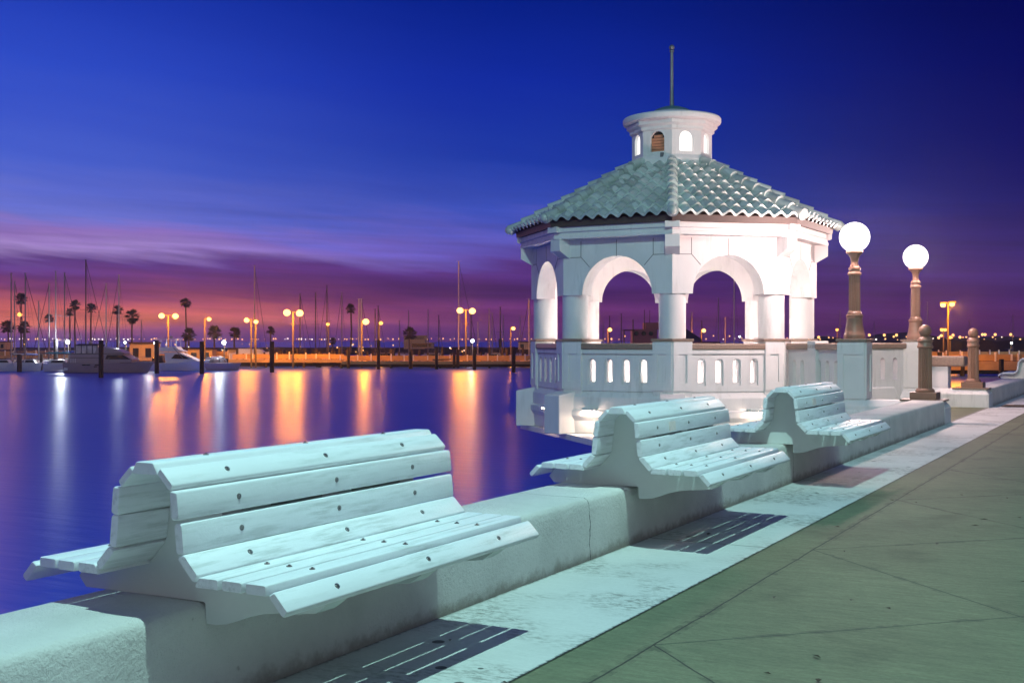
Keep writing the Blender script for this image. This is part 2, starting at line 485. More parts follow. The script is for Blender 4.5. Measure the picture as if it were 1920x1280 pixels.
# ------------------------------------------------------------------ mesh helpers
class MB:
    def __init__(s):
        s.v, s.f, s.m = [], [], []

    def add(s, verts, faces, mi=0, mtx=None):
        o = len(s.v)
        for q in verts:
            q = Vector(q)
            s.v.append(tuple(mtx @ q) if mtx else tuple(q))
        for fc in faces:
            s.f.append([o + i for i in fc])
            s.m.append(mi)
        return s

    def box(s, c, d, rz=0.0, mi=0, mtx=None, taper=1.0):
        x, y, z = d[0] / 2, d[1] / 2, d[2] / 2
        vs = [(-x, -y, -z), (x, -y, -z), (x, y, -z), (-x, y, -z),
              (-x * taper, -y * taper, z), (x * taper, -y * taper, z), (x * taper, y * taper, z), (-x * taper, y * taper, z)]
        mm = Matrix.Translation(c) @ Matrix.Rotation(rz, 4, 'Z')
        if mtx:
            mm = mtx @ mm
        return s.add(vs, [(0, 3, 2, 1), (4, 5, 6, 7), (0, 1, 5, 4), (1, 2, 6, 5), (2, 3, 7, 6), (3, 0, 4, 7)], mi, mm)

    def lathe(s, prof, n=24, mi=0, mtx=None, rot=0.0, fl=None):
        vs, fs = [], []
        for r, z in prof:
            for i in range(n):
                a = rot + 2 * math.pi * i / n
                rr = r if not fl else r * (1 - fl * (i % 2))
                vs.append((rr * math.cos(a), rr * math.sin(a), z))
        for j in range(len(prof) - 1):
            for i in range(n):
                k = (i + 1) % n
                fs.append((j * n + i, j * n + k, (j + 1) * n + k, (j + 1) * n + i))
        fs.append(tuple(range(n - 1, -1, -1)))
        q = (len(prof) - 1) * n
        fs.append(tuple(range(q, q + n)))
        return s.add(vs, fs, mi, mtx)

    def tube(s, a, b, r, r2=None, n=8, mi=0, mtx=None):
        a, b = Vector(a), Vector(b)
        r2 = r if r2 is None else r2
        dv = b - a
        if dv.length < 1e-6:
            return s
        q = dv.to_track_quat('Z', 'Y').to_matrix().to_4x4()
        mm = Matrix.Translation(a) @ q
        if mtx:
            mm = mtx @ mm
        return s.lathe([(r, 0), (r2, dv.length)], n, mi, mm)

    def prism(s, poly, z0, z1, mi=0, mtx=None):
        """polygon in local XY extruded z0..z1"""
        n = len(poly)
        vs = [(x, y, z0) for x, y in poly] + [(x, y, z1) for x, y in poly]
        fs = [tuple(range(n - 1, -1, -1)), tuple(range(n, 2 * n))]
        for i in range(n):
            k = (i + 1) % n
            fs.append((i, k, n + k, n + i))
        return s.add(vs, fs, mi, mtx)

    def sphere(s, c, r, n=20, m=12, mi=0, sz=1.0):
        pr = [(max(r * math.sin(math.pi * j / m), 1e-4), -r * sz * math.cos(math.pi * j / m)) for j in range(m + 1)]
        return s.lathe(pr, n, mi, Matrix.Translation(c))

    def build(s, name, mats, parent=None, smooth=None, bevel=0.0, seg=2, loc=None, fix=True):
        me = bpy.data.meshes.new(name)
        me.from_pydata(s.v, [], s.f)
        if not isinstance(mats, (list, tuple)):
            mats = [mats]
        for m in mats:
            me.materials.append(m)
        me.polygons.foreach_set('material_index', s.m)
        if fix:
            bm = bmesh.new()
            bm.from_mesh(me)
            bmesh.ops.recalc_face_normals(bm, faces=bm.faces)
            bm.to_mesh(me)
            bm.free()
        if smooth:
            me.polygons.foreach_set('use_smooth', [True] * len(me.polygons))
            me.set_sharp_from_angle(angle=R_(smooth))
        me.update()
        o = bpy.data.objects.new(name, me)
        COL.objects.link(o)
        if parent:
            o.parent = parent
        if loc:
            o.location = loc
        if bevel:
            b = o.modifiers.new('bevel', 'BEVEL')
            b.width = bevel
            b.segments = seg
            b.limit_method = 'ANGLE'
            b.angle_limit = R_(35)
        return o


YZ = Matrix(((0, 0, 1, 0), (1, 0, 0, 0), (0, 1, 0, 0), (0, 0, 0, 1)))    # local (x,y,z)->(z,x,y): plate drawn in (s,z), extruded along +x
XZ = Matrix(((1, 0, 0, 0), (0, 0, 1, 0), (0, 1, 0, 0), (0, 0, 0, 1)))    # plate drawn in (x,z), extruded along +y


def plate(outer, holes, t0, t1):
    """flat plate with holes as (verts, faces) in local (s,z,depth t0..t1), made with a filled 2D curve"""
    cu = bpy.data.curves.new('plate', 'CURVE')
    cu.dimensions = '2D'
    cu.fill_mode = 'BOTH'
    cu.extrude = (t1 - t0) / 2
    for lp in [outer] + list(holes):
        sp = cu.splines.new('POLY')
        sp.points.add(len(lp) - 1)
        for i, q in enumerate(lp):
            sp.points[i].co = (q[0], q[1], 0, 1)
        sp.use_cyclic_u = True
    ob = bpy.data.objects.new('plate', cu)
    COL.objects.link(ob)
    dg = bpy.context.evaluated_depsgraph_get()
    me = bpy.data.meshes.new_from_object(ob.evaluated_get(dg))
    vs = [(v.co.x, v.co.y, v.co.z + (t0 + t1) / 2) for v in me.vertices]
    fs = [tuple(p.vertices) for p in me.polygons]
    bpy.data.objects.remove(ob)
    bpy.data.curves.remove(cu)
    bpy.data.meshes.remove(me)
    return vs, fs


def arch_hole(cx, z0, zs, r, n=10):
    pts = [(cx - r, z0), (cx + r, z0), (cx + r, zs)]
    for i in range(1, n):
        a = math.pi * i / n
        pts.append((cx + r * math.cos(a), zs + r * math.sin(a)))
    pts.append((cx - r, zs))
    return pts


def thing(name, label, cat, loc=(0, 0, 0), rz=0.0, group=None):
    o = bpy.data.objects.new(name, None)
    o.empty_display_size = 0.2
    COL.objects.link(o)
    o.location = loc
    o.rotation_euler = (0, 0, rz)
    return tag(o, label, cat, group)


def tag(o, label=None, cat=None, group=None, kind=None):
    if label:
        o['label'] = label
    if cat:
        o['category'] = cat
    if group:
        o['group'] = group
    if kind:
        o['kind'] = kind
    return o


def copy_thing(root, loc, rz, label=None):
    r = root.copy()
    COL.objects.link(r)
    r.location = loc
    r.rotation_euler = (0, 0, rz)
    if label:
        r['label'] = label
    for ch in list(root.children):
        c = ch.copy()
        COL.objects.link(c)
        c.parent = r
        for g in list(ch.children):
            d = g.copy()
            COL.objects.link(d)
            d.parent = c
    return r


def point(loc, parent, col, watts, rad):
    ld = bpy.data.lights.new('bulb_light', 'POINT')
    ld.energy = watts
    ld.color = col
    ld.shadow_soft_size = rad
    ld.use_soft_falloff = False
    o = bpy.data.objects.new('bulb_light', ld)
    COL.objects.link(o)
    o.parent = parent
    o.location = loc
    return o


CD = Vector((-math.sin(A), math.cos(A), 0))
CR = Vector((math.cos(A), math.sin(A), 0))


def far(px, D, z):
    """a point D metres out, on the bearing of photograph column px, at height z"""
    q = CD * D + CR * (D * (px - 960) / FPX)
    return (q.x, q.y, z)


def zof(py, D):
    return H - (py - 640) * D / FPX


ZW = -2.2


def dist(py, z=ZW):
    return (H - z) * FPX / (py - 640)


# ------------------------------------------------------------------ the ground, water, far land
g = MB()
g.add([(-3.7, -30, GZ), (120, -30, GZ), (120, 400, GZ), (-3.7, 400, GZ)], [(0, 1, 2, 3)])
tag(g.build('promenade', M['promenade'], fix=False), kind='structure')
g = MB()
g.add([(-3.69, -30, GZ + .004), (-2.656, -30, GZ + .004), (-2.656, 400, GZ + .004), (-3.69, 400, GZ + .004)], [(0, 1, 2, 3)])
tag(g.build('painted_strip', M['strip'], fix=False), kind='structure')
g = MB()
g.box((-4.75, 25.85, -0.15), (2.5, 6.6, 0.3))
tag(g.build('walkway', M['promenade']), kind='structure')
g = MB()
g.add([(-9000, -200, ZW), (9000, -200, ZW), (9000, 14000, ZW), (-9000, 14000, ZW)], [(0, 1, 2, 3)])
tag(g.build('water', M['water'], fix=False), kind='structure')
g = MB()      # quay face that carries the promenade above the water
g.box((-3.95, 185, -1.40), (0.6, 430, 2.56))
tag(g.build('quay', M['frame']), kind='structure')

# ------------------------------------------------------------------ sea walls
WX0, WX1, WXB, WZ = -3.64, -3.64, -4.27, 0.365


def seawall(y0, y1, label):
    b = MB()
    n = int((y1 - y0) / 0.5)
    prof = [(WX0 + .012, GZ - .02), (WX1 + .002, .28), (WX1 - .004, .330), (WX1 - .016, .352), (WX1 - .045, WZ), (WXB + .03, WZ), (WXB, WZ - .03), (WXB - .03, -1.5)]
    vs, fs = [], []
    rnd = random.Random(int(y0 * 10))
    k = len(prof)
    for i in range(n + 1):
        y = y0 + (y1 - y0) * i / n
        for j, (x, z) in enumerate(prof):
            jj = 0.0015 if 0 < j < 7 else 0
            vs.append((x + rnd.uniform(-jj, jj), y, z + rnd.uniform(-jj, jj)))
    for i in range(n):
        for j in range(k):
            q = (j + 1) % k
            fs.append((i * k + j, i * k + q, (i + 1) * k + q, (i + 1) * k + j))
    fs.append(tuple(range(k)))
    fs.append(tuple(range(n * k + k - 1, n * k - 1, -1)))
    b.add(vs, fs)
    o = b.build('sea_wall', M['seawall'], smooth=50)
    tag(o, label, 'sea wall')
    return o


seawall(-4.0, 23.8, 'low rough white sea wall carrying the three near benches')
seawall(31.0, 120.0, 'low white sea wall beyond the second bollard, running off to the right edge')


def plinth(y0, y1, label, flip):
    t = thing('plinth', label, 'plinth', (-4.45, (y0 + y1) / 2, 0))
    b = MB()
    hy = (y1 - y0) / 2
    b.add([(-1.05, -hy, -.6), (1.03, -hy, -.6), (1.03, hy, -.6), (-1.05, hy, -.6),
           (-1.05, -hy, .30), (1.03, -hy, .30), (1.03, hy, .30), (-1.05, hy, .30),
           (-1.05, -hy + .1, .41), (.95, -hy + .1, .41), (.95, hy - .1, .41), (-1.05, hy - .1, .41)],
          [(0, 1, 5, 4), (1, 2, 6, 5), (2, 3, 7, 6), (3, 0, 4, 7), (4, 5, 9, 8), (5, 6, 10, 9), (6, 7, 11, 10), (7, 4, 8, 11), (8, 9, 10, 11), (3, 2, 1, 0)])
    b.build('plinth_block', M['stucco'], t, bevel=.015)
    c = MB()
    c.box((.62, 0, .425), (.78, 2 * hy - .12, .03))
    c.build('granite_slab', M['granite'], t, bevel=.006)
    return t


plinth(22.4, 23.1, 'sloped white plinth ending the near sea wall, under the nearer bollard', 1)
plinth(28.6, 29.3, 'white plinth with grey front starting the far sea wall, under the farther bollard', -1)


# ------------------------------------------------------------------ benches
def mirror(p):
    return [(-x, z) for x, z in p]


def slat_prof(o0, o1, i1, i0):
    """four corners, rounded a little"""
    pts = [Vector(p) for p in (o0, o1, i1, i0)]
    out = []
    for i, p in enumerate(pts):
        a, b = pts[i - 1], pts[(i + 1) % 4]
        r = 0.009
        da, db = (a - p).normalized(), (b - p).normalized()
        out.append(tuple(p + da * r))
        out.append(tuple(p + (da + db) * r * .3))
        out.append(tuple(p + db * r))
    return out


SL = {
    'ud': ((.085, .981), (.161, .909), (.141, .883), (.066, .957)),
    'v1': ((.184, .888), (.196, .772), (.153, .768), (.143, .888)),
    'v2': ((.199, .757), (.213, .632), (.170, .628), (.157, .753)),
    'ld': ((.214, .634), (.293, .553), (.268, .521), (.176, .616)),
    's1': ((.294, .550), (.402, .550), (.402, .506), (.270, .506)),
    's2': ((.414, .550), (.524, .550), (.524, .506), (.414, .506)),
    's3': ((.536, .550), (.646, .550), (.646, .506), (.536, .506)),
    'fd': ((.684, .530), (.755, .456), (.730, .430), (.654, .510)),
}
BL = 2.10
BOLTS = (0.357, 1.05, 1.712)


def make_bench(label, plaque=False):
    t = thing('bench', label, 'bench', (0, 0, 0), 0, 'double sided slat benches on the sea wall')
    rnd = random.Random(3)

    def slat(prof, oo):
        b = MB()
        e0, e1 = rnd.uniform(-.006, .006), rnd.uniform(-.008, .008)
        pf = slat_prof(*prof)
        c = sum((Vector(q) for q in pf), Vector((0, 0))) / len(pf)
        n = len(pf)
        vs, fs = [], []
        for y, s in ((e0, .86), (e0 + .007, 1.0), (BL + e1 - .007, 1.0), (BL + e1, .86)):
            for q in pf:
                d = c + (Vector(q) - c) * (1 if s == 1 else 1 - .006 / max((Vector(q) - c).length, .01))
                vs.append((d.x, y, d.y))
        for j in range(3):
            for i in range(n):
                k = (i + 1) % n
                fs.append((j * n + i, j * n + k, (j + 1) * n + k, (j + 1) * n + i))
        fs.append(tuple(range(n)))
        fs.append(tuple(range(4 * n - 1, 3 * n - 1, -1)))
        b.add(vs, fs)
        # bolt heads on the outer face
        p0, p1 = Vector(oo[0]), Vector(oo[1])
        mid = (p0 + p1) / 2
        nn = Vector((-(p1 - p0).y, (p1 - p0).x)).normalized()
        if nn.dot(mid - c) < 0:
            nn = -nn
        for by in BOLTS:
            q = Vector((mid.x, by, mid.y))
            dr = Vector((nn.x, 0, nn.y))
            b.tube(q - dr * .002, q + dr * .004, .0135, .012, 12, 1)
            b.tube(q + dr * .003, q + dr * .009, .0075, .005, 8, 1)
        b.build('slat', [M['slat'], M['bolt']], t, smooth=40)
    slat(((-.052, 1.0), (.052, 1.0), (.080, .948), (-.080, .948)), ((-.052, 1.0), (.052, 1.0)))
    for k, p in SL.items():
        slat(p, (p[0], p[1]))
        if k == 'v2':
            p = ((.199, .769), p[1], p[2], (.156, .766))
        q = tuple(mirror(p))
        slat(q, (q[0], q[1]))
    half = [(.062, .957), (.141, .881), (.152, .768), (.157, .744), (.169, .634), (.184, .606), (.264, .522), (.290, .505), (.645, .505), (.665, .49), (.724, .43)]
    rb = [(.66, .385), (.56, .372), (.47, .366), (.38, .352), (.30, .330), (.23, .303), (.18, .286), (.12, .276), (.065, .276), (.060, .30), (.058, .362), (.045, .369)]
    lb = [(-.30, .366), (-.679, .362), (-.724, .41)]
    poly = half + rb + lb + [(-x, z) for x, z in reversed(half)][1:]
    for by in BOLTS:
        b = MB()
        vs, fs = plate(poly, [], by - .065, by + .065)
        b.add(vs, fs, 0, XZ)
        b.build('frame', M['frame'], t, bevel=.006)
    if plaque:
        b = MB()
        b.box((0, 0, 0), (.006, .135, .075))
        o = b.build('plaque', M['plaque'], t, bevel=.002)
        o.location = (.199, .66, .825)
        o.rotation_euler = (0, R_(-6), 0)
    return t


b1 = make_bench('nearest white slat bench, largest in view, without a plaque on its backrest')
b1.location = (-3.70, 3.565, 0)
b2 = make_bench('middle white slat bench with a small plaque on its backrest, in front of the gazebo', True)
b2.location = (-3.635, 8.26, 0)
b3 = copy_thing(b2, (-3.615, 12.6, 0), 0, 'third white slat bench, pink lit backrest with plaque, nearest the lamp posts')
b4 = copy_thing(b1, (-3.66, 39.0, 0), 0, 'far white slat bench beyond the second bollard, cut by the right edge')

# ------------------------------------------------------------------ gazebo
GX, GY, ROT = -9.81, 25.42, R_(-1.2)
gz = thing('gazebo', 'white octagonal gazebo with green tiled roof and lit lantern cupola, standing over the water', 'gazebo', (GX, GY, 0), ROT)
C8 = math.cos(R_(22.5))
T8 = math.tan(R_(22.5))


def fm(k):
    return Matrix.Rotation(R_(45 * k), 4, 'Z')


def vm_(k):
    return Matrix.Rotation(R_(45 * k + 22.5), 4, 'Z')


def oct8(b, prof, mi=0):
    """octagonal ring lathe; radii are to the corners"""
    vs, fs = [], []
    n = 8
    for r, z in prof:
        for i in range(n):
            a = R_(22.5 + 45 * i)
            vs.append((r * math.cos(a), r * math.sin(a), z))
    for j in range(len(prof) - 1):
        for i in range(n):
            k = (i + 1) % n
            fs.append((j * n + i, j * n + k, (j + 1) * n + k, (j + 1) * n + i))
    b.add(vs, fs, mi)


RW = 3.23
APO = RW * C8
HW = RW * math.sin(R_(22.5))
AR = 0.79
TH = 0.44
ZS, ZT = 2.47, 3.68
for k in range(8):
    out2, in2 = [], []
    hwi = HW - TH * T8
    arc = [(AR * math.cos(math.pi * i / 24), ZS + .01 + AR * math.sin(math.pi * i / 24)) for i in range(25)]

    def outline(h):
        return [(h, ZS), (h, ZT), (-h, ZT), (-h, ZS)] + [(x, z) for x, z in reversed(arc)]
    o_, i_ = outline(HW), outline(hwi)
    n = len(o_)
    b = MB()
    vs = [(APO, s, z) for s, z in o_] + [(APO - TH, s, z) for s, z in i_]
    # fill front and back as strips between the arch and the outline
    fs = []
    for base in (0, n):
        c0 = base + 4
        for i in range(24):
            pass
    fs_side = [(i, (i + 1) % n, n + (i + 1) % n, n + i) for i in range(n)]

    def cap(pts, xx, off):
        # top points straight above each arch point
        vv, ff = [], []
        m = len(arc)
        aa = list(reversed(arc))          # from -AR to +AR
        for s, z in aa:
            vv.append((xx, s, z))
        for s, z in aa:
            vv.append((xx, s, ZT))
        for i in range(m - 1):
            ff.append((i, i + 1, m + i + 1, m + i))
        h = pts[0][0]
        q = len(vv)
        vv += [(xx, -h, ZS), (xx, -h, ZT), (xx, h, ZS), (xx, h, ZT), (xx, -AR, ZS), (xx, AR, ZS)]
        ff.append((q, q + 4, m, q + 1))
        ff.append((q + 5, q + 2, q + 3, 2 * m - 1))
        return vv, ff
    b.add(vs, fs_side, 0, fm(k))
    for pts, xx in ((o_, APO), (i_, APO - TH)):
        vv, ff = cap(pts, xx, 0)
        b.add(vv, ff, 0, fm(k))
    # joints of the cast blocks
    for s_ in (-.82, 0.0, .82):
        z0 = 3.27 if s_ else 3.262
        b.box((APO + .001, s_, (z0 + 3.60) / 2), (.005, .014, 3.60 - z0), 0, 1, fm(k))
        if s_:
            p0, p1 = Vector((APO + .001, s_, 3.27)), Vector((APO + .001, s_ - math.copysign(.20, s_), 3.055))
            b.tube(p0, p1, .007, .007, 4, 1, fm(k))
            b.box((APO + .001, (s_ + math.copysign(HW, s_)) / 2, 3.265), (.005, HW - abs(s_), .014), 0, 1, fm(k))
    o = b.build('arch', [M['stucco'], M['joint']], gz, smooth=25)

for k in range(8):
    b = MB()
    b.lathe([(.275, 1.56), (.275, 2.48)], 32, 0, vm_(k) @ Matrix.Translation((2.90, 0, 0)))
    b.build('column', M['stucco'], gz, smooth=40)
    # corner pier made of two faces
    a = 0.43

    def pier_poly(R, fw, dep):
        # corner at radius R, faces run fw along each neighbouring octagon side, then inward
        e = Vector((-math.sin(R_(22.5)), math.cos(R_(22.5))))
        c = Vector((R, 0))
        p1 = c + Vector((e.x, e.y)) * fw
        p2 = c + Vector((e.x, -e.y)) * fw
        q1 = p1 + Vector((-math.cos(R_(22.5)), -math.sin(R_(22.5)))) * dep
        q2 = p2 + Vector((-math.cos(R_(22.5)), math.sin(R_(22.5)))) * dep
        return [tuple(c), tuple(p1), tuple(q1), tuple(q2), tuple(p2)]
    b = MB()
    P = pier_poly(RW, a, .40)
    b.prism(P, .10, 1.50, 0, vm_(k))
    o = b.build('pedestal', M['stucco'], gz, bevel=.01)
    # raised picture frame on each outer face
    fr = MB()
    for sgn in (1, -1):
        mm = fm(k if sgn < 0 else k + 1)
        s0 = (HW - a / 2 - .005) * (1 if sgn < 0 else -1)
        vs, fs = plate([(s0 - a / 2 + .012, .50), (s0 + a / 2 - .012, .50), (s0 + a / 2 - .012, 1.49), (s0 - a / 2 + .012, 1.49)],
                       [[(s0 - .095, .66), (s0 + .095, .66), (s0 + .095, 1.24), (s0 - .095, 1.24)]], APO - .001, APO + .028)
        fr.add(vs, fs, 0, mm @ YZ)
    fr.build('panel_frame', M['stucco'], gz, bevel=.008)
    b = MB()
    b.prism(pier_poly(RW + .035, a + .04, .48), 1.50, 1.555, 0, vm_(k))
    b.build('pedestal_cap', M['granite'], gz, bevel=.006)
    # buttress block at the corner
    b = MB()
    mm = vm_(k)
    b.add([(2.9, -.25, -.44), (3.56, -.25, -.44), (3.56, .25, -.44), (2.9, .25, -.44),
           (2.9, -.25, .50), (3.56, -.25, .37), (3.56, .25, .37), (2.9, .25, .50)],
          [(0, 3, 2, 1), (4, 5, 6, 7), (0, 1, 5, 4), (1, 2, 6, 5), (2, 3, 7, 6), (3, 0, 4, 7)], 0, mm)
    b.build('buttress', M['stucco'], gz, bevel=.02, seg=3)
    # bracket under the cornice
    b = MB()
    pf = [(3.0, 3.645), (3.46, 3.645), (3.46, 3.40), (3.20, 3.25), (3.0, 3.25)]
    b.prism(pf, -.15, .15, 0, mm @ XZ)
    b.build('bracket', M['stucco'], gz, bevel=.006)

# balustrades on every side but the entrance (k = 0)
for k in range(1, 8):
    b = MB()
    hwp = HW - .40
    gap = 0.415 if k else .4
    xs = [-.585, -.195, .195, .585]
    outer = [(-hwp, .10), (hwp, .10), (hwp, 1.34), (-hwp, 1.34)]
    hs = [arch_hole(x, .66, 1.055, .066) for x in xs]
    vs, fs = plate(outer, hs, APO - .20, APO - .07)
    b.add(vs, fs, 0, fm(k) @ YZ)
    hs = [arch_hole(x, .60, 1.06, .092) for x in xs]
    vs, fs = plate([(-hwp, .47), (hwp, .47), (hwp, 1.22), (-hwp, 1.22)], hs, APO - .072, APO - .035)
    b.add(vs, fs, 0, fm(k) @ YZ)
    o = b.build('balustrade', M['stucco'], gz, bevel=.004)
    c = MB()
    c.box((APO - .12, 0, 1.285), (.22, 2 * hwp, .09), 0, 0, fm(k))
    c.build('moulding', M['stucco'], o, bevel=.012)
    c = MB()
    c.box((APO - .13, 0, 1.395), (.30, 2 * hwp, .125), 0, 0, fm(k))
    c.build('rail_cap', M['granite'], o, bevel=.03, seg=3)

b = MB()     # sloped apron and base drum
oct8(b, [(RW - .12, .50), (RW - .06, .46), (RW + .04, .34), (RW + .04, .08), (RW + .09, .06), (RW + .09, -.06), (RW + .02, -.16), (RW + .0, -.42)])
b.build('apron', M['stucco'], gz, bevel=.015)
b = MB()
oct8(b, [(3.0, .0), (3.0, .02), (.01, .02)])
b.build('floor', M['frame'], gz)
b = MB()
oct8(b, [(1.2, -.50), (.8, -.9), (.8, -4.0), (.01, -4.0)])
b.build('base', M['stucco'], gz, bevel=.01)
b = MB()
oct8(b, [(3.22, 3.645), (3.49, 3.645), (3.49, 3.715), (3.47, 3.725), (3.47, 3.775), (3.51, 3.79), (3.51, 3.895), (3.46, 3.90)])
b.build('cornice', M['stucco'], gz, bevel=.006)
for k in range(8):
    b = MB()
    b.box((3.44, 0, 3.842), (.21, .30, .125), 0, 0, vm_(k))
    b.build('cornice_block', M['stucco'], gz, bevel=.006)
b = MB()
oct8(b, [(3.45, 3.897), (3.575, 3.897), (3.595, 4.035), (3.0, 4.04)])
b.build('eave_board', M['darkwood'], gz)
b = MB()
oct8(b, [(2.86, 3.60), (2.86, 3.62), (.01, 3.75)])
b.build('ceiling', M['stucco'], gz)

# tiled roof: rows of barrel tiles lapped in courses, one mesh, ridge tiles as their own part
RE, ZE, RT, ZTOP = 3.70, 4.035, 0.90, 5.47
ae, at_ = RE * C8, RT * C8
slope_len = math.hypot(ae - at_, ZTOP - ZE)
NC = 9
NB = 10
sx, sz = (ae - at_) / slope_len, (ZTOP - ZE) / slope_len
nx, nz_ = sz, sx
b = MB()
for k in range(8):
    vs, fs = [], []
    ncol = NB * 12
    rows = []
    hwE = ae * T8
    for c in range(NC):
        for tt in (0.0, 0.02, 0.5, 1.0):
            rows.append((c, tt))
    for c, tt in rows:
        u = (c + tt) / NC
        ap = ae + (at_ - ae) * u
        hw = ap * T8
        lift = .045 * (1 - tt) if tt > 0 else 0.0
        for i in range(ncol + 1):
            s = -hwE + 2 * hwE * i / ncol
            ph = (i / 12.0) % 1.0
            arch_ = .060 * math.sin(math.pi * ph / .62) if ph < .62 else -.030 * math.sin(math.pi * (ph - .62) / .38)
            h = .01 + lift + arch_ * (1.0 if tt > 0 else 1.0)
            if c == 0 and tt == 0.0:
                h = arch_ + .03
            sc = max(-hw, min(hw, s))
            vs.append((ap + nx * h, sc, ZE + (ZTOP - ZE) * u + nz_ * h))
    w_ = ncol + 1
    for j in range(len(rows) - 1):
        for i in range(ncol):
            fs.append((j * w_ + i, j * w_ + i + 1, (j + 1) * w_ + i + 1, (j + 1) * w_ + i))
    # front lip of the bottom course
    o = len(vs)
    for i in range(w_):
        x, y, z = vs[i]
        vs.append((x - .01, y, z - .028))
    for i in range(ncol):
        fs.append((o + i, o + i + 1, i + 1, i))
    b.add(vs, fs, 0, fm(k))
roof = b.build('roof', M['tile'], gz, smooth=55, fix=False)
b = MB()
oct8(b, [(3.64, ZE - .005), (.9, ZTOP - .02)])
b.build('roof_deck', M['darkwood'], roof)
for k in range(8):
    b = MB()
    p0, p1 = Vector((RE + .02, 0, ZE + .02)), Vector((RT + .02, 0, ZTOP + .05))
    dv = p1 - p0
    n = 9
    for i in range(n):
        q0 = p0 + dv * (i / n) - dv.normalized() * .03
        q1 = p0 + dv * ((i + 1) / n)
        b.tube(q0 + Vector((0, 0, .035)), q1 + Vector((0, 0, .0)), .125, .10, 14, 0, vm_(k))
    b.sphere(vm_(k) @ (p0 + Vector((0.03, 0, .03))), .10, 12, 8)
    b.build('ridge_tiles', M['tile'], roof, smooth=50)

# cupola
b = MB()
oct8(b, [(.99, 5.36), (.99, 5.47), (.98, 5.55), (.92, 5.63), (.905, 5.645)])
for k in range(8):
    ac, hc = .905 * C8, .905 * math.sin(R_(22.5))
    vs, fs = plate([(-hc, 5.64), (hc, 5.64), (hc, 6.40), (-hc, 6.40)], [arch_hole(0, 5.72, 6.01, .165)], ac - .10, ac)
    b.add(vs, fs, 0, fm(k) @ YZ)
    vs, fs = plate([(-hc * 1.04, 6.20), (hc * 1.04, 6.20), (hc * 1.04, 6.24), (-hc * 1.04, 6.24)], [], ac - .02, ac + .03)
    b.add(vs, fs, 0, fm(k) @ YZ)
cup = b.build('cupola', M['stucco'], gz, bevel=.006)
b = MB()
oct8(b, [(.90, 6.19), (.96, 6.22), (.96, 6.28), (1.03, 6.33), (1.03, 6.41), (.5, 6.42)])
b.lathe([(.9, 6.405), (1.04, 6.41), (1.10, 6.44), (1.115, 6.48), (1.115, 6.54), (1.09, 6.57), (.45, 6.72)], 56)
b.build('cupola_cornice', M['stucco'], cup, smooth=30)
for k in range(8):
    b = MB()
    vs, fs = plate(arch_hole(0, 5.715, 6.01, .17), [], .905 * C8 - .085, .905 * C8 - .07)
    if k == 6:
        b.add(vs, fs, 0, fm(k) @ YZ)
        for i in range(6):
            b.box((.905 * C8 - .055, .0, 5.74 + i * .065), (.03, .30 if i < 5 else .2, .055), 0, 1, fm(k))
        b.build('louver', [M['dark'], M['louver']], cup)
    else:
        b.add(vs, fs, 0, fm(k) @ YZ)
        b.build('window_pane', M['pane'], cup)
b = MB()
b.box((.905 * C8 + .02, .12, 5.60), (.05, .07, .17), 0, 0, fm(6))
b.build('junction_box', M['polegrey'], cup)
b = MB()
b.lathe([(.46, 6.70), (.46, 6.73), (.36, 6.79), (.22, 6.84), (.06, 6.87), (.045, 6.9)], 32)
b.build('dome', M['copper'], gz, smooth=40)
b = MB()
b.lathe([(.05, 6.86), (.042, 7.2), (.036, 8.10), (.055, 8.11), (.055, 8.14), (.03, 8.15)], 12)
b.sphere((0, 0, 8.21), .065, 14, 8)
b.build('finial', M['polegrey'], gz, smooth=40)
# ceiling lamp, unseen floor lamps added to brighten the balustrade slots, deck lamps
b = MB()
b.lathe([(.24, 3.40), (.24, 3.52), (.2, 3.56)], 20)
b.build('ceiling_lamp', M['fixture'], gz)
b = MB()
for k in range(8):
    b.tube((2.45, 0, .03), (2.45, 0, .12), .07, .07, 10, 0, vm_(k))
b.build('added_floor_lamps', M['floorfill'], gz)
for k in range(8):
    b = MB()
    mm = fm(k)
    b.box((APO + .14, .52 if k % 2 else -.55, .095), (.22, .28, .07), 0, 0, mm)
    h = b.build('fixture', M['frame'], gz, bevel=.02)
    c = MB()
    c.box((APO + .185, .52 if k % 2 else -.55, .050), (.09, .26, .014), 0, 0, mm)
    c.build('lens', M['uplight'], h)

# lower deck slab that leads from the gazebo base to the quay
b = MB()
b.prism([(-13.3, 24.6), (-12.0, 23.3), (-10.87, 22.2), (-8.6, 19.9), (-6.5, 17.7), (-4.3, 17.7), (-4.3, 30.5), (-12, 30.5)], -.56, -.435)
o = b.build('lower_deck', M['stucco'], bevel=.01)
tag(o, 'pale low concrete deck under the gazebo, its edge slanting over the water', 'deck')


# flared balustrades from the gazebo to the lamp pedestals
def flare(p0, p1, label):
    p0, p1 = Vector(p0), Vector(p1)
    d_ = p1 - p0
    L = d_.length
    t = thing('balustrade', label, 'balustrade', (*p0, 0), math.atan2(d_.y, d_.x))
    b = MB()
    xs = [L * f for f in (.12, .27, .42, .58, .73, .88)]
    vs, fs = plate([(0, .05), (L, .05), (L, 1.34), (0, 1.34)], [arch_hole(x, .62, 1.06, .07) for x in xs], -.075, .075)
    b.add(vs, fs, 0, XZ)
    b.build('panel', M['stucco'], t, bevel=.005)
    b = MB()
    b.box((L / 2, 0, .05), (L, .42, .80), taper=.7)
    b.build('base', M['stucco'], t, bevel=.02)
    b = MB()
    b.box((L / 2, 0, .78), (.30, .30, 1.46))
    b.build('pier', M['stucco'], t, bevel=.01)
    b = MB()
    b.box((L / 2, 0, 1.40), (L, .30, .13))
    b.build('rail_cap', M['granite'], t, bevel=.03, seg=3)
    return t


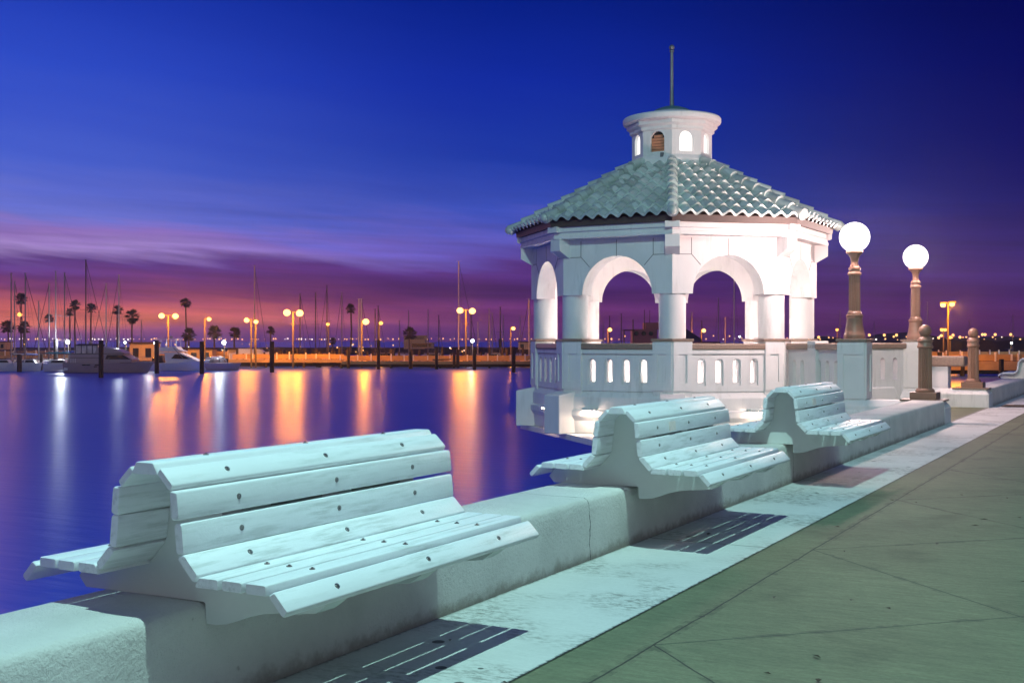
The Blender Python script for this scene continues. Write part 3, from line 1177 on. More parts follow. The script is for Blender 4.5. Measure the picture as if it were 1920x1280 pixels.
LX, LY1, LY2 = -5.10, 22.75, 28.75
flare((-6.75, 24.35), (LX - .2, LY1 + .2), 'short white balustrade with granite rail joining gazebo to the nearer lamp pedestal')
flare((-6.75, 26.5), (LX - .2, LY2 - .2), 'short white balustrade with granite rail joining gazebo to the farther lamp pedestal')


# granite slab on a white block just past the farther lamp
t = thing('stone_bench', 'rough granite slab on a white block behind the nearer bollard', 'stone bench', (-4.75, 29.85, 0))
b = MB()
b.box((-.15, 0, .42), (.9, .45, .98))
b.build('support', M['stucco'], t, bevel=.01)
b = MB()
b.box((.0, 0, 1.03), (1.35, .55, .25))
b.build('slab', M['granite'], t, bevel=.04, seg=3)


# ------------------------------------------------------------------ lamp posts, pedestals, bollards
def make_lamp(loc, label, plabel):
    p = thing('pedestal', plabel, 'pedestal', (loc[0], loc[1], 0), 0, 'lamp pedestals at the gazebo entrance')
    b = MB()
    b.box((0, 0, .72), (.50, .50, 1.56))
    b.box((0, 0, .30), (.74, .74, .22), taper=.72)
    b.box((0, 0, .02), (.74, .74, .36))
    b.build('shaft', M['stucco'], p, bevel=.012)
    for a in range(4):
        b = MB()
        vs, fs = plate([(-.238, .43), (.238, .43), (.238, 1.48), (-.238, 1.48)], [[(-.15, .56), (.15, .56), (.15, 1.26), (-.15, 1.26)]], .249, .275)
        b.add(vs, fs, 0, Matrix.Rotation(R_(90 * a), 4, 'Z') @ YZ)
        b.build('panel_frame', M['stucco'], p, bevel=.008)
    b = MB()
    b.box((0, 0, 1.525), (.58, .58, .05))
    b.build('cap', M['granite'], p, bevel=.006)
    z0 = 1.55
    t = thing('lamp_post', label, 'street lamp', (loc[0], loc[1], z0), 0, 'globe lamp posts at the gazebo entrance')
    b = MB()
    b.lathe([(.20, 0), (.20, .06), (.195, .09), (.185, .10), (.175, .16), (.155, .26), (.145, .36), (.145, .40), (.155, .41), (.16, .43), (.155, .455),
             (.135, .465), (.135, .49), (.125, .50), (.112, .52)], 32)
    b.build('base', M['bronze'], t, smooth=40)
    b = MB()
    b.lathe([(.112, .52), (.108, .54), (.103, 1.20), (.105, 1.215)], 40, fl=.10)
    b.build('shaft', M['bronze'], t)
    b = MB()
    b.lathe([(.11, 1.20), (.125, 1.21), (.125, 1.245), (.105, 1.26), (.10, 1.30), (.112, 1.31), (.112, 1.345), (.085, 1.36), (.068, 1.42), (.066, 1.46),
             (.08, 1.53), (.11, 1.585), (.15, 1.62), (.158, 1.63), (.158, 1.665), (.13, 1.67)], 32)
    b.build('collar', M['bronze'], t, smooth=40)
    b = MB()
    b.sphere((0, 0, 1.925), .285, 32, 20)
    b.build('globe', M['globe'], t, smooth=80)
    point((0, 0, 1.925), t, (1.0, 0.70, 0.65), 820, .31)
    return t


make_lamp((LX, LY1), 'nearer brown fluted lamp post with larger glowing white globe, right beside the gazebo',
          'teal lit square white pedestal under the nearer globe lamp')
make_lamp((LX + .06, LY2), 'farther brown fluted lamp post with smaller glowing white globe, right of the other',
          'lavender white square pedestal under the farther globe lamp, left of the bollard')


def make_bollard(loc, label):
    t = thing('bollard', label, 'bollard', (*loc, .44), 0, 'brown fluted bollards on the wall ends')
    b = MB()
    b.box((0, 0, .065), (.47, .47, .13))
    b.lathe([(.17, .13), (.17, .16), (.15, .19), (.135, .20)], 28)
    b.build('base', M['bronze'], t, bevel=.008)
    b = MB()
    b.lathe([(.13, .19), (.125, .21), (.118, .93), (.12, .94)], 40, fl=.12)
    b.build('shaft', M['bronze'], t)
    b = MB()
    b.lathe([(.12, .93), (.14, .945), (.145, .97), (.13, .99), (.125, 1.05), (.14, 1.06), (.14, 1.09), (.12, 1.12), (.09, 1.15), (.06, 1.165)], 28)
    b.sphere((0, 0, 1.255), .115, 24, 14)
    b.build('ball_cap', M['bronze'], t, smooth=50)
    return t


make_bollard((-3.82, 22.75), 'nearer brown fluted bollard with ball top, on the near plinth')
make_bollard((-3.80, 28.95), 'farther brown fluted bollard with ball top, against the orange lit water')

b = MB()
b.box((0, 0, 0), (.55, .75, .012))
for i in range(9):
    b.box((0, -.32 + i * .08, .008), (.48, .03, .012))
o = b.build('drain_grate', M['grate'], loc=(-2.95, 29.5, .012))
tag(o, 'rusty rectangular grate set in the white strip beyond the wall gap', 'drain grate')

rl = random.Random(5)
b = MB()
for i in range(26):
    y = rl.uniform(4.2, 13)
    x = rl.uniform(-3.3, 0.4 * (y - 4) - 1.5) if i % 2 else rl.uniform(-2.5, -1.2)
    a = rl.uniform(0, 6)
    l_, w2 = rl.uniform(.02, .04), rl.uniform(.008, .016)
    m_ = Matrix.Translation((x, y, GZ + .009)) @ Matrix.Rotation(a, 4, 'Z')
    b.add([(-l_, 0, 0), (0, -w2, .006), (l_, 0, .002), (0, w2, .007)], [(0, 1, 2, 3)], 0, m_)
o = b.build('fallen_leaves', M['leaf'], fix=False)
tag(o, 'scattered dead leaf bits on the pavement', 'leaves', kind='stuff')


# everything round the entrance was laid out 6 % small: enlarge it about the eye point so that it meets the wall ends
KS = 1.06
for o in list(S.objects):
    if o.parent is None and o.name.split('.')[0] in ('plinth', 'gazebo', 'lower_deck', 'walkway', 'stone_bench', 'balustrade', 'pedestal', 'lamp_post', 'bollard', 'drain_grate'):
        o.location = Vector((0, 0, H)) + (Vector(o.location) - Vector((0, 0, H))) * KS
        o.scale = (KS, KS, KS)

# tall street lamp on the promenade beside the camera, its long arm reaching over the benches
t = thing('street_lamp', 'tall street lamp on the promenade with a long arm over the benches', 'street lamp', (3.4, 4.6, GZ))
b = MB()
b.lathe([(.22, 0), (.22, .3), (.15, .4), (.08, 13.2)], 20)
b.tube((0, 0, 12.9), (-2.0, 0, 13.5), .06, .05, 10)
b.tube((-2.0, 0, 13.5), (-4.0, 0, 13.6), .05, .045, 10)
b.build('pole', M['polegrey'], t, smooth=40)
b = MB()
b.box((-4.3, 0, 13.6), (.75, .32, .16), taper=.7)
b.build('head', M['polegrey'], t, bevel=.03)
point((-4.3, 0, 13.40), t, (0.54, 1.0, 0.92), 7000, .10)

# ------------------------------------------------------------------ marina: helpers
def hull_mb(L, B, hs, hb, rake=.12, mi=0, z0=-.25):
    b = MB()
    n = 16
    vs, fs = [], []
    for i in range(n + 1):
        u = i / n
        wdt = B / 2 * (0.86 + .14 * math.sin(min(u / .5, 1) * math.pi / 2)) * (1 - max(0, (u - .45) / .55) ** 2.2)
        wdt = max(wdt, .015)
        h = hs + (hb - hs) * u ** 1.6
        for s in (-1, 1):
            x1 = u * L * (1 - rake * .9) + rake * .9 * L * u ** 3 * .35
            x2 = u * L
            vs += [(x1 * .97, s * .02, z0), (x1, s * wdt * .72, .06), (x2 * .5 + x1 * .5, s * wdt * .93, h * .6), (x2, s * wdt, h), (x2, s * wdt * .86, h + .02)]
    for i in range(n):
        for s in (0, 1):
            o, p = i * 10 + s * 5, (i + 1) * 10 + s * 5
            for j in range(4):
                fs.append((o + j, o + j + 1, p + j + 1, p + j))
        o, p = i * 10, (i + 1) * 10
        fs.append((o + 4, o + 9, p + 9, p + 4))
        fs.append((o, p, p + 5, o + 5))
    fs.append((0, 1, 2, 3, 4, 9, 8, 7, 6, 5))
    b.add(vs, fs, mi)
    return b


def side(b, poly, w, mi=0, y0=None):
    a = -w / 2 if y0 is None else y0
    vs, fs = plate(poly, [], a, a + w)
    return b.add(vs, fs, mi, XZ)


def rail(b, pts, r=.02, posts=0.5, z=None, mi=0):
    for p, q in zip(pts, pts[1:]):
        b.tube(p, q, r, r, 5, mi)


# --- big motor cruiser at the left (waterline 698)
D = 140.0
cr = thing('motor_cruiser', 'largest white and mauve motor cruiser, bow to the right, vinyl enclosed bridge', 'motor boat', far(126, D, ZW), A)
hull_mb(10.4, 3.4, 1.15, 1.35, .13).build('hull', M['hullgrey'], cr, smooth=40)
b = MB()
side(b, [(.5, 1.1), (7.9, 1.25), (8.2, 1.55), (6.9, 2.25), (.75, 2.25)], 2.9)
b.build('cabin', M['hullgrey'], cr, bevel=.05)
b = MB()
side(b, [(5.0, 1.62), (7.95, 1.62), (7.1, 2.12), (5.2, 2.12)], 2.96)
b.build('window_band', M['dark'], cr)
b = MB()
side(b, [(3.75, 2.25), (7.3, 2.28), (6.2, 2.78), (4.6, 3.08), (3.95, 3.0)], 2.7)
b.build('bridge_coaming', M['hullgrey'], cr, bevel=.06)
b = MB()
side(b, [(1.35, 2.3), (3.95, 2.3), (3.9, 3.2), (1.45, 3.2)], 2.3)
b.build('vinyl_enclosure', M['vinyl'], cr)
b = MB()
for x in (1.4, 2.1, 2.75, 3.4, 3.95):
    for y in (-1.17, 1.17):
        b.tube((x, y, 2.3), (x, y, 3.25), .05, .05, 6)
side(b, [(1.2, 3.2), (4.2, 3.2), (3.8, 3.42), (1.9, 3.42)], 2.5)
b.build('bridge_top', M['canvasdark'], cr)
b = MB()
side(b, [(.7, 2.22), (7.2, 2.25), (7.2, 2.31), (.7, 2.28)], 2.96)
side(b, [(.1, 1.12), (8.0, 1.19), (8.0, 1.24), (.1, 1.17)], 3.0)
side(b, [(.85, 1.75), (4.6, 1.75), (4.6, 1.79), (.85, 1.79)], 2.95)
b.build('trim_line', M['dark'], cr)
b = MB()
b.box((-.35, 0, .25), (.9, 2.6, .12))
side(b, [(.0, .3), (.5, .3), (.7, 1.15), (.4, 1.15)], 2.7)
b.build('swim_platform', M['hull'], cr, bevel=.03)
b = MB()
for i in range(8):
    x = 5.4 + i * .65
    h = 1.2 + .15 * (x / 10.4) ** 2
    for s in (-1, 1):
        wy = s * (1.5 * (1 - max(0, (x / 10.4 - .45) / .55) ** 2.2))
        b.tube((x, wy, h), (x, wy, h + .55), .02, .02, 5)
        if i:
            b.tube((px_, s * py_, hh), (x, wy, h + .55), .02, .02, 5)
    px_, py_, hh = x, abs(wy), h + .55
b.build('bow_rail', M['mast'], cr)
b = MB()
for x in (2.6, 3.1, 4.1):
    b.box((x, -1.72, .95), (.45, .06, .12))
b.box((3.9, -1.60, .75), (.35, .08, .1))
b.build('porthole', M['dark'], cr)
b = MB()
b.tube((2.2, 0, 3.4), (2.2, 0, 5.0), .02, .01, 5)
b.tube((3.0, .5, 3.4), (3.4, .5, 4.4), .02, .01, 5)
b.build('antenna', M['mast'], cr)

for x in (1.0, 1.25, 1.5):
    b = MB()
    b.box((x, -1.5, 1.45), (.07, .05, .5))
    b.build('fender', M['hull'], cr)
b = MB()
for s_ in (-1, 1):
    for i in range(5):
        x = .75 + i * .65
        b.tube((x, s_ * 1.42, 2.3), (x, s_ * 1.42, 2.62), .02, .02, 5)
    b.tube((.75, s_ * 1.42, 2.62), (3.4, s_ * 1.42, 2.62), .022, .022, 5)
b.tube((1.0, 0, 3.42), (1.0, 0, 3.9), .03, .02, 6)
b.sphere((2.7, .2, 3.55), .26, 12, 8, sz=.6)
b.build('deck_rail', M['mastlit'], cr)

# --- sportfisher
sf = thing('sport_fisher', 'white sport fishing boat with open flybridge between two black pilings', 'motor boat', far(281, 149, ZW), A)
hull_mb(7.6, 2.9, .95, 1.35, .12).build('hull', M['hull'], sf, smooth=40)
b = MB()
side(b, [(2.3, 1.0), (6.4, 1.2), (5.4, 1.72), (3.9, 2.35), (1.0, 2.35), (1.0, 2.15), (2.2, 2.15)], 2.3)
b.build('cabin', M['hull'], sf, bevel=.04)
b = MB()
side(b, [(3.0, 1.55), (5.4, 1.5), (4.2, 2.1), (3.5, 2.1)], 2.36)
b.build('window_band', M['dark'], sf)
b = MB()
side(b, [(1.0, 2.4), (4.6, 2.42), (3.9, 2.7), (3.6, 3.05), (1.0, 2.95)], 2.2)
b.build('flybridge', M['hull'], sf, bevel=.05)
b = MB()
side(b, [(.9, 3.95), (3.8, 3.95), (3.7, 4.05), (1.0, 4.05)], 2.2)
for x in (1.1, 2.4, 3.6):
    for y in (-1, 1):
        b.tube((x, y, 2.95), (x, y, 3.95), .035, .035, 6)
b.build('hard_top', M['vinyl'], sf)
b = MB()
for x in (1.4, 2.2, 3.0):
    b.tube((x, -.6, 4.0), (x - .2, -.6, 4.6), .02, .012, 5)
b.tube((3.3, -1.1, 2.9), (4.6, -1.25, 1.5), .045, .045, 6)
b.sphere((2.7, 0, 4.25), .22, 12, 8, sz=.7)
b.build('antenna', M['mast'], sf)
b = MB()
b.box((.5, .2, 1.2), (.25, 1.2, .9))
b.box((1.5, .2, 1.3), (.6, 1.6, 1.3))
b.build('cockpit_gear', M['dark'], sf)

# --- express cruiser
ex = thing('express_cruiser', 'low mauve express cruiser with arched curved windscreen, bow to the right', 'motor boat', far(349, 150, ZW), A)
hull_mb(7.0, 2.6, .95, 1.0, .1).build('hull', M['hullgrey'], ex, smooth=40)
b = MB()
b.lathe([(1.62, 0), (1.5, .35), (1.15, .62), (.5, .78), (.01, .8)], 24, 0, Matrix.Translation((3.7, 0, 1.0)) @ Matrix.Scale(.7, 4, (0, 1, 0)))
b.build('windscreen', M['screen'], ex, smooth=60)
b = MB()
for i in range(7):
    a = R_(30 * i - 90)
    q = [(1.64, 0), (1.52, .36), (1.17, .64), (.5, .8)]
    for (r0, z0), (r1, z1) in zip(q, q[1:]):
        b.tube((3.7 + r0 * math.cos(a), .72 * r0 * math.sin(a), 1 + z0), (3.7 + r1 * math.cos(a), .72 * r1 * math.sin(a), 1 + z1), .03, .03, 5)
b.build('windscreen_frame', M['dark'], ex)

# --- small boats at far left
def runabout(px, D, L, label, top, canopy, hullm='hull', rz=0.0):
    t = thing('runabout', label, 'motor boat', far(px, D, ZW), A + rz, 'small boats at the left docks')
    hull_mb(L, L * .36, .85, 1.05, .12).build('hull', M[hullm], t, smooth=40)
    b = MB()
    side(b, [(L * .15, .85), (L * .75, .95), (L * .6, 1.45), (L * .2, 1.45)], L * .27)
    b.build('cabin', M['hull'], t, bevel=.04)
    b = MB()
    side(b, [(L * .22, 1.08), (L * .66, 1.08), (L * .58, 1.36), (L * .26, 1.36)], L * .28)
    b.build('window_band', M['dark'], t)
    if top:
        b = MB()
        side(b, [(L * .05, 2.2), (L * .15, 2.4), (L * .6, 2.42), (L * .75, 2.2)], L * .32)
        b.build('bimini_top', M[canopy], t)
        b = MB()
        for x in (.15, .6):
            for s in (-1, 1):
                b.tube((L * x, s * L * .15, .9), (L * x, s * L * .15, 2.25), .025, .025, 5)
        b.build('bimini_frame', M['mast'], t)
    return t


runabout(84, 146, 4.2, 'small bright white runabout with teal bimini top left of the big cruiser', True, 'canvasteal')
runabout(113, 158, 4.4, 'small white boat under a bright blue canvas behind the big cruiser stern', True, 'canvasblue')
runabout(40, 148, 2.6, 'small white boat with rounded stern beneath the dark sail covers', False, 'canvasblue')
runabout(-10, 147, 2.9, 'small white boat at the left edge, partly cut off by the frame', False, 'canvasblue')


# --- sailboats
def sailboat(px, D, top, label, fore=0, hull='hull', mst='mast', r=.10, cover=None, L=8.5, rz=None, hullpx=None):
    """mast foot at photograph column px; fore = columns the forestay foot lies away from the mast"""
    loc = far(px, D, ZW)
    t = thing('sailboat', label, 'sailboat', loc, A, 'moored sailboats')
    zt = zof(top, D) - ZW
    k = D / FPX
    rzz = R_(-90) if rz is None else rz
    mm = Matrix.Rotation(rzz, 4, 'Z') @ Matrix.Translation((-L * .55, 0, 0))
    h = hull_mb(L, L * .3, .9, 1.15, .14)
    h2 = MB().add(h.v, h.f, 0, mm)
    h2.build('hull', M[hull], t, smooth=40)
    c = MB()
    vs, fs = plate([(L * .3, .9), (L * .72, .95), (L * .66, 1.32), (L * .32, 1.4)], [], -L * .09, L * .09)
    c.add(vs, fs, 0, mm @ XZ)
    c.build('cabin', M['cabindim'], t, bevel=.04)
    b = MB()
    b.tube((0, 0, .9), (0, 0, zt), r, r * .8, 8)
    sp = zt * .55
    b.tube((-.75, 0, sp), (.75, 0, sp), .02, .02, 5)
    b.tube((-.35, 0, zt), (.35, 0, zt + .05), .018, .012, 5)
    b.build('mast', M[mst], t, smooth=40)
    b = MB()
    if fore:
        b.tube((0, 0, zt - .1), (fore * k, .4, 1.3), .035, .035, 5)
    b.tube((0, 0, sp), (-.9, 0, 1.0), .011, .011, 4)
    b.tube((0, 0, zt), (.9, 0, 1.0), .011, .011, 4)
    b.tube((0, 0, zt), (mm @ Vector((0, 0, 1.0))), .011, .011, 4)
    b.build('stay', M['wire'], t)
    b = MB()
    q = mm @ Vector((L * .1, 0, 1.95))
    b.tube((0, 0, 1.95), q, .05, .05, 6)
    b.tube((0, 0, 2.12), (q[0], q[1], q[2] + .05), .17, .09, 10)
    b.build('sail_cover', M[cover or 'canvasdark'], t, smooth=60)
    return t


SB = [  # column, distance, mast top row, forestay, options, label
    (21, 152, 512, 0, {}, 'sailboat with grey mast, leftmost of all masts, beside the leftmost palm'),
    (27.5, 170, 527, 27, {}, 'sailboat with slim grey mast just right of the leftmost mast'),
    (47.5, 150, 512, 42, dict(cover='canvasblue'), 'sailboat with blue sail cover, grey mast between the left edge and the white runabout'),
    (72.5, 165, 564, 0, {}, 'sailboat with the shortest grey mast at far left'),
    (92, 158, 531, -35, {}, 'sailboat with grey mast and stay slanting left, behind the teal bimini'),
    (104.5, 160, 508, 0, {}, 'sailboat with thick pale mast behind the tall black piling at left'),
    (121, 156, 511, 38, {}, 'sailboat with pale mast left of the tallest dark mast'),
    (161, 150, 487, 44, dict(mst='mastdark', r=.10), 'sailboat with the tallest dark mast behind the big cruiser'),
    (199, 165, 531, -35, {}, 'sailboat with grey mast behind the cruiser, right of the tallest dark mast'),
    (223, 162, 515, -29, {}, 'sailboat with grey mast, rightmost of the masts behind the cruiser'),
    (265, 230, 600, 0, {}, 'sailboat with short thin mast between two palms'),
    (477.3, 185, 498, 24, dict(mst='mast', r=.10, L=9.5), 'sailboat with tall mast left of the brightest double lamp, orange lit hull'),
    (562.5, 190, 550, 22, dict(mst='mastdark'), 'sailboat with dark mast just right of the bright double street lamp'),
    (591.7, 200, 548, 0, dict(mst='mastdark'), 'sailboat with plain dark mast between the double lamp and the small orange lamp'),
    (613, 195, 535, -18, dict(mst='mastdark'), 'sailboat with dark mast behind the small single orange lamp'),
    (641, 215, 547, -16, dict(mst='mast'), 'sailboat with thin mast just left of the tall thin palm'),
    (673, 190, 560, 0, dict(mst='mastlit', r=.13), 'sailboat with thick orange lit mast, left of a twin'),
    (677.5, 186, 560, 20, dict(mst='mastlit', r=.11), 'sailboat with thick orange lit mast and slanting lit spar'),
    (703.4, 200, 579, 0, dict(mst='mastdark'), 'sailboat with dark short mast left of the second small orange lamp'),
    (709, 205, 573, 14, dict(mst='mastdark'), 'sailboat with dark mast crossing the second small orange lamp'),
    (749, 250, 601, 0, {}, 'sailboat with faint short mast left of the waterfront house'),
    (766, 240, 582, 0, {}, 'sailboat with thin mast rising over the waterfront house palm'),
    (802.5, 240, 580, 0, {}, 'sailboat with thin mast over the right end of the waterfront house'),
    (822.7, 225, 591, 8, dict(mst='mastdark'), 'sailboat with dark short mast right of the waterfront house'),
    (860, 178, 490, 39, dict(mst='mastlit', r=.10, L=10.5, cover='canvasdark'), 'sailboat with the tallest central mast and long dark forestay, orange lit hull'),
    (883.3, 195, 579, 0, dict(mst='mastdark'), 'sailboat with dark mast under the right head of the central double lamp'),
    (896, 225, 604, 0, dict(mst='mastlit'), 'sailboat with short pale mast beside the white dock lamp'),
    (917, 215, 579, -3, {}, 'sailboat with grey mast, first of the cluster left of the gazebo'),
    (922.7, 222, 586, 10, {}, 'sailboat with grey mast, second of the cluster left of the gazebo'),
    (938, 205, 575, 2, dict(mst='mastdark'), 'sailboat with darkest mast in the cluster left of the gazebo'),
    (943.5, 240, 590, 0, {}, 'sailboat with thin mast just right of the darkest clustered mast'),
    (975, 245, 594, 0, {}, 'sailboat with faint mast right of the lamp nearest the gazebo'),
    (992, 170, 560, -21, dict(mst='mastlit', r=.09), 'sailboat with lit mast touching the left edge of the gazebo'),
    (1131, 260, 604, 0, {}, 'sailboat with short mast at the left edge of the left arch'),
    (1143, 235, 592, 0, dict(mst='mastdark'), 'sailboat with dark mast above the left arch lamp'),
    (1165, 230, 588, 0, dict(mst='mastdark'), 'sailboat with dark mast in the middle of the left arch'),
    (1297, 215, 585, -7, {}, 'sailboat with pale mast behind the dark canvas tent in the right arch'),
    (1316, 235, 601, 0, dict(mst='mastdark'), 'sailboat with dark mast over the right arch lamp'),
    (1347, 190, 559, 0, dict(mst='mast', r=.09), 'sailboat with tall grey mast in the centre of the right arch'),
    (1360, 215, 595, 0, dict(mst='mastlit'), 'sailboat with thin pale mast right of the centre of the right arch'),
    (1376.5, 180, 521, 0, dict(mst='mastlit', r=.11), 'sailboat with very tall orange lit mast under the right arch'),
    (1575, 235, 582, 0, {}, 'sailboat with faint mast left of the nearer globe lamp post'),
    (1639, 245, 603, 0, {}, 'sailboat with faint mast between the two globe lamp posts'),
    (1739, 220, 566, 0, {}, 'sailboat with faint mast right of the farther globe lamp post'),
    (1817, 235, 600, 0, {}, 'sailboat with pale mast left of the farther bollard'),
    (1899, 240, 590, 0, {}, 'sailboat with faint mast near the right edge'),
]
for px, D, top, fore, kw, lab in SB:
    sailboat(px, D, top, lab, fore, **kw)

# small dinghy-like sloop at the pier, with boom
t = thing('day_sailer', 'small open white day sailer tied below the central double lamp', 'sailboat', far(807, 166, ZW), A)
hull_mb(3.6, 1.4, .75, 1.0, .1).build('hull', M['hull'], t, smooth=40)
b = MB()
b.tube((.3, 0, 1.1), (2.9, 0, 1.2), .12, .07, 8)
b.build('sail_cover', M['canvasdark'], t)
t = thing('yacht', 'long low orange lit yacht behind the pier, left of the double lamp', 'sailboat', far(436, 182, ZW), A)
hull_mb(5.8, 2.4, 1.9, 2.1, .1).build('hull', M['hull'], t, smooth=40)
b = MB()
side(b, [(.5, 1.9), (5, 2.0), (4.4, 2.5), (1, 2.6)], 1.8)
b.build('cabin', M['hull'], t, bevel=.05)

CL = [(495, 'small dark cabin boat behind the tall lone black piling'), (540, 'small cabin boat behind the double lamp post foot'),
      (585, 'small cabin boat between the double lamp and the plain dark mast'), (640, 'small cabin boat left of the tall thin palm trunk'),
      (692, 'small cabin boat right of the thick orange lit masts'), (742, 'small cabin boat left of the waterfront house'),
      (792, 'small cabin boat below the right half of the waterfront house'), (838, 'small cabin boat left of the tallest central mast'),
      (905, 'small cabin boat right of the white dock lamp near the gazebo'), (948, 'small cabin boat behind the masts left of the gazebo')]
cb0 = None
for i, (px, lab) in enumerate(CL):
    D = 196 + 7 * (i % 3)
    if cb0 is None:
        cb0 = thing('cabin_boat', lab, 'motor boat', far(px, D, ZW), A, 'cabin boats behind the pier')
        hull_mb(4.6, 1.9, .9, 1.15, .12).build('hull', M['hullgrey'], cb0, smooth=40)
        b = MB()
        side(b, [(.6, .9), (3.4, 1.0), (2.9, 1.7), (.9, 1.75)], 1.5)
        b.build('cabin', M['cabindim'], cb0, bevel=.05)
        b = MB()
        side(b, [(1.1, 1.25), (3.0, 1.25), (2.75, 1.6), (1.2, 1.6)], 1.56)
        b.build('window_band', M['dark'], cb0)
        b = MB()
        side(b, [(.4, 2.4), (2.6, 2.45), (2.5, 2.6), (.5, 2.55)], 1.5)
        for x in (.6, 2.4):
            for y in (-.65, .65):
                b.tube((x, y, 1.6), (x, y, 2.45), .04, .04, 5)
        b.build('bimini_top', M['canvasdark'], cb0)
    else:
        copy_thing(cb0, far(px, D, ZW), A + (R_(180) if i % 2 else 0) + R_(15 * (i % 3)), lab)

# ------------------------------------------------------------------ pier, pilings, dock lamps
DP = 168.0
ZD = zof(674, DP)


def pier(x0, x1, D, ztop, label, post_gap, thick=.42):
    p0, p1 = Vector(far(x0, D, 0)), Vector(far(x1, D, 0))
    L = (p1 - p0).length
    t = thing('pier', label, 'pier', (p0.x, p0.y, ZW), A)
    h = ztop - ZW
    b = MB()
    b.box((L / 2, 1.3, h - thick / 2), (L, 2.6, thick))
    b.build('deck', M['deckwood'], t)
    b = MB()
    b.box((L / 2, 1.5, h * .38), (L, 2.0, h * .5))
    b.build('skirt_beam', M['brownpile'], t)
    n = int(L / post_gap)
    for i in range(n + 1):
        b = MB()
        b.tube((L * i / n, .15, -1), (L * i / n, .15, h - thick), .16, .16, 8)
        b.build('support_post', M['brownpile'], t)
    rr = random.Random(int(x0))
    for i in range(int(L / 1.7)):
        x = i * 1.7 + rr.uniform(-.5, .5)
        b = MB()
        b.box((x, 2.3 + rr.uniform(-.3, .2), h + .45), (.16, .16, .9 + rr.uniform(-.2, .4)))
        b.build('utility_pedestal', M['hull'], t)
    b = MB()
    b.box((L / 2, 2.55, h + .4), (L, .08, .7))
    b.build('back_board', M['deckwood'], t)
    return t


pier(428, 640, DP, ZD, 'wooden pier left of centre under the bright double street lamp', 5)
pier(640, 1010, DP - 4, zof(677, DP - 4), 'wooden pier under the central tall mast, reaching behind the gazebo', 6)
pier(1756, 1990, 126, -.66, 'orange lit timber wharf between and right of the two bollards', 4, .9)
pier(1690, 1990, 190, -.9, 'unlit far dock across the channel at right', 6)
pier(-60, 470, 196, -.9, 'far dock behind the cruisers at left, under the palms', 6)
pier(1000, 1480, 160, -.35, 'dock seen through the gazebo arches', 6)

PIL = [  # column, top row, foot row, material, radius, label
    (189.5, 638, 708, 'piling', .20, 'tall thick black piling in front of the big cruiser'),
    (294, 638, 700, 'piling', .21, 'tall black piling at the sport fisher stern'),
    (378.5, 640, 701, 'piling', .21, 'tall black piling in front of the express cruiser'),
    (510, 640, 698, 'piling', .22, 'tall black piling standing alone left of the bright lamp reflection'),
    (104.5, 636, 692, 'piling', .24, 'black piling before the white runabout'),
    (36.5, 664, 697, 'brownpile', .24, 'grey brown piling at far left before the small boats'),
    (77.5, 664, 694, 'brownpile', .15, 'thin grey piling left of the white runabout'),
    (453.5, 657, 685, 'brownpile', .17, 'brown piling right of the express cruiser bow'),
    (501.5, 657, 685, 'brownpile', .17, 'brown piling just left of the tall lone black piling'),
    (524.5, 657, 684, 'brownpile', .18, 'brown piling just right of the tall lone black piling'),
    (532, 658, 673, 'brownpile', .24, 'short wide brown piling under the double lamp left side'),
    (551, 660, 685, 'brownpile', .17, 'brown piling below the bright double lamp post'),
    (572, 658, 673, 'brownpile', .15, 'short brown piling right of the double lamp post'),
    (599.7, 659, 688, 'brownpile', .18, 'brown piling below the plain dark mast'),
    (615, 659, 673, 'brownpile', .14, 'short brown piling under the small single orange lamp'),
    (623.5, 655, 686, 'brownpile', .19, 'left of two close brown pilings right of the small orange lamp'),
    (629.5, 659, 686, 'brownpile', .16, 'right of two close brown pilings right of the small orange lamp'),
    (653.5, 650, 690, 'brownpile', .18, 'brown piling below the tall thin palm'),
    (709.5, 637, 692, 'piling', .19, 'tall dark piling right of the thick orange lit masts'),
    (724, 660, 684, 'brownpile', .17, 'brown piling first right of the tall dark piling at pier centre'),
    (733.5, 655, 689, 'brownpile', .18, 'brown piling second right of the tall dark piling at pier centre'),
    (770, 660, 691, 'brownpile', .22, 'thick brown piling below the waterfront house'),
    (803, 635, 660, 'piling', .18, 'dark piling rising at the right end of the waterfront house'),
    (818.5, 652, 692, 'piling', .17, 'dark piling at the bow of the day sailer'),
    (851.5, 660, 690, 'brownpile', .17, 'brown piling at the stern of the day sailer'),
    (858.5, 655, 690, 'brownpile', .19, 'brown piling under the tallest central mast'),
    (889.5, 655, 693, 'piling', .20, 'dark piling at the right side of the central orange reflection'),
    (938, 635, 677, 'piling', .24, 'thick dark piling under the clustered masts left of the gazebo'),
    (951, 655, 688, 'brownpile', .19, 'brown piling left of the last piling before the gazebo'),
    (963, 650, 698, 'piling', .19, 'dark piling nearest the gazebo left side'),
    (1804.5, 672, 705, 'piling', .20, 'dark piling in front of the orange wharf between the bollards'),
    (1877.5, 673, 708, 'piling', .21, 'dark piling in front of the orange wharf near the right edge'),
    (1762, 660, 705, 'piling', .2, 'dark piling at the left end of the orange wharf'),
]
for px, ty, fy, mt, r, lab in PIL:
    D = dist(fy)
    b = MB()
    zt = zof(ty, D) - ZW
    r *= 1.2
    b.lathe([(r, -1.5), (r, zt - .05), (r * .85, zt)], 14)
    o = b.build('piling', M[mt], smooth=40, loc=far(px, D, ZW))
    tag(o, lab, 'piling', 'mooring pilings')


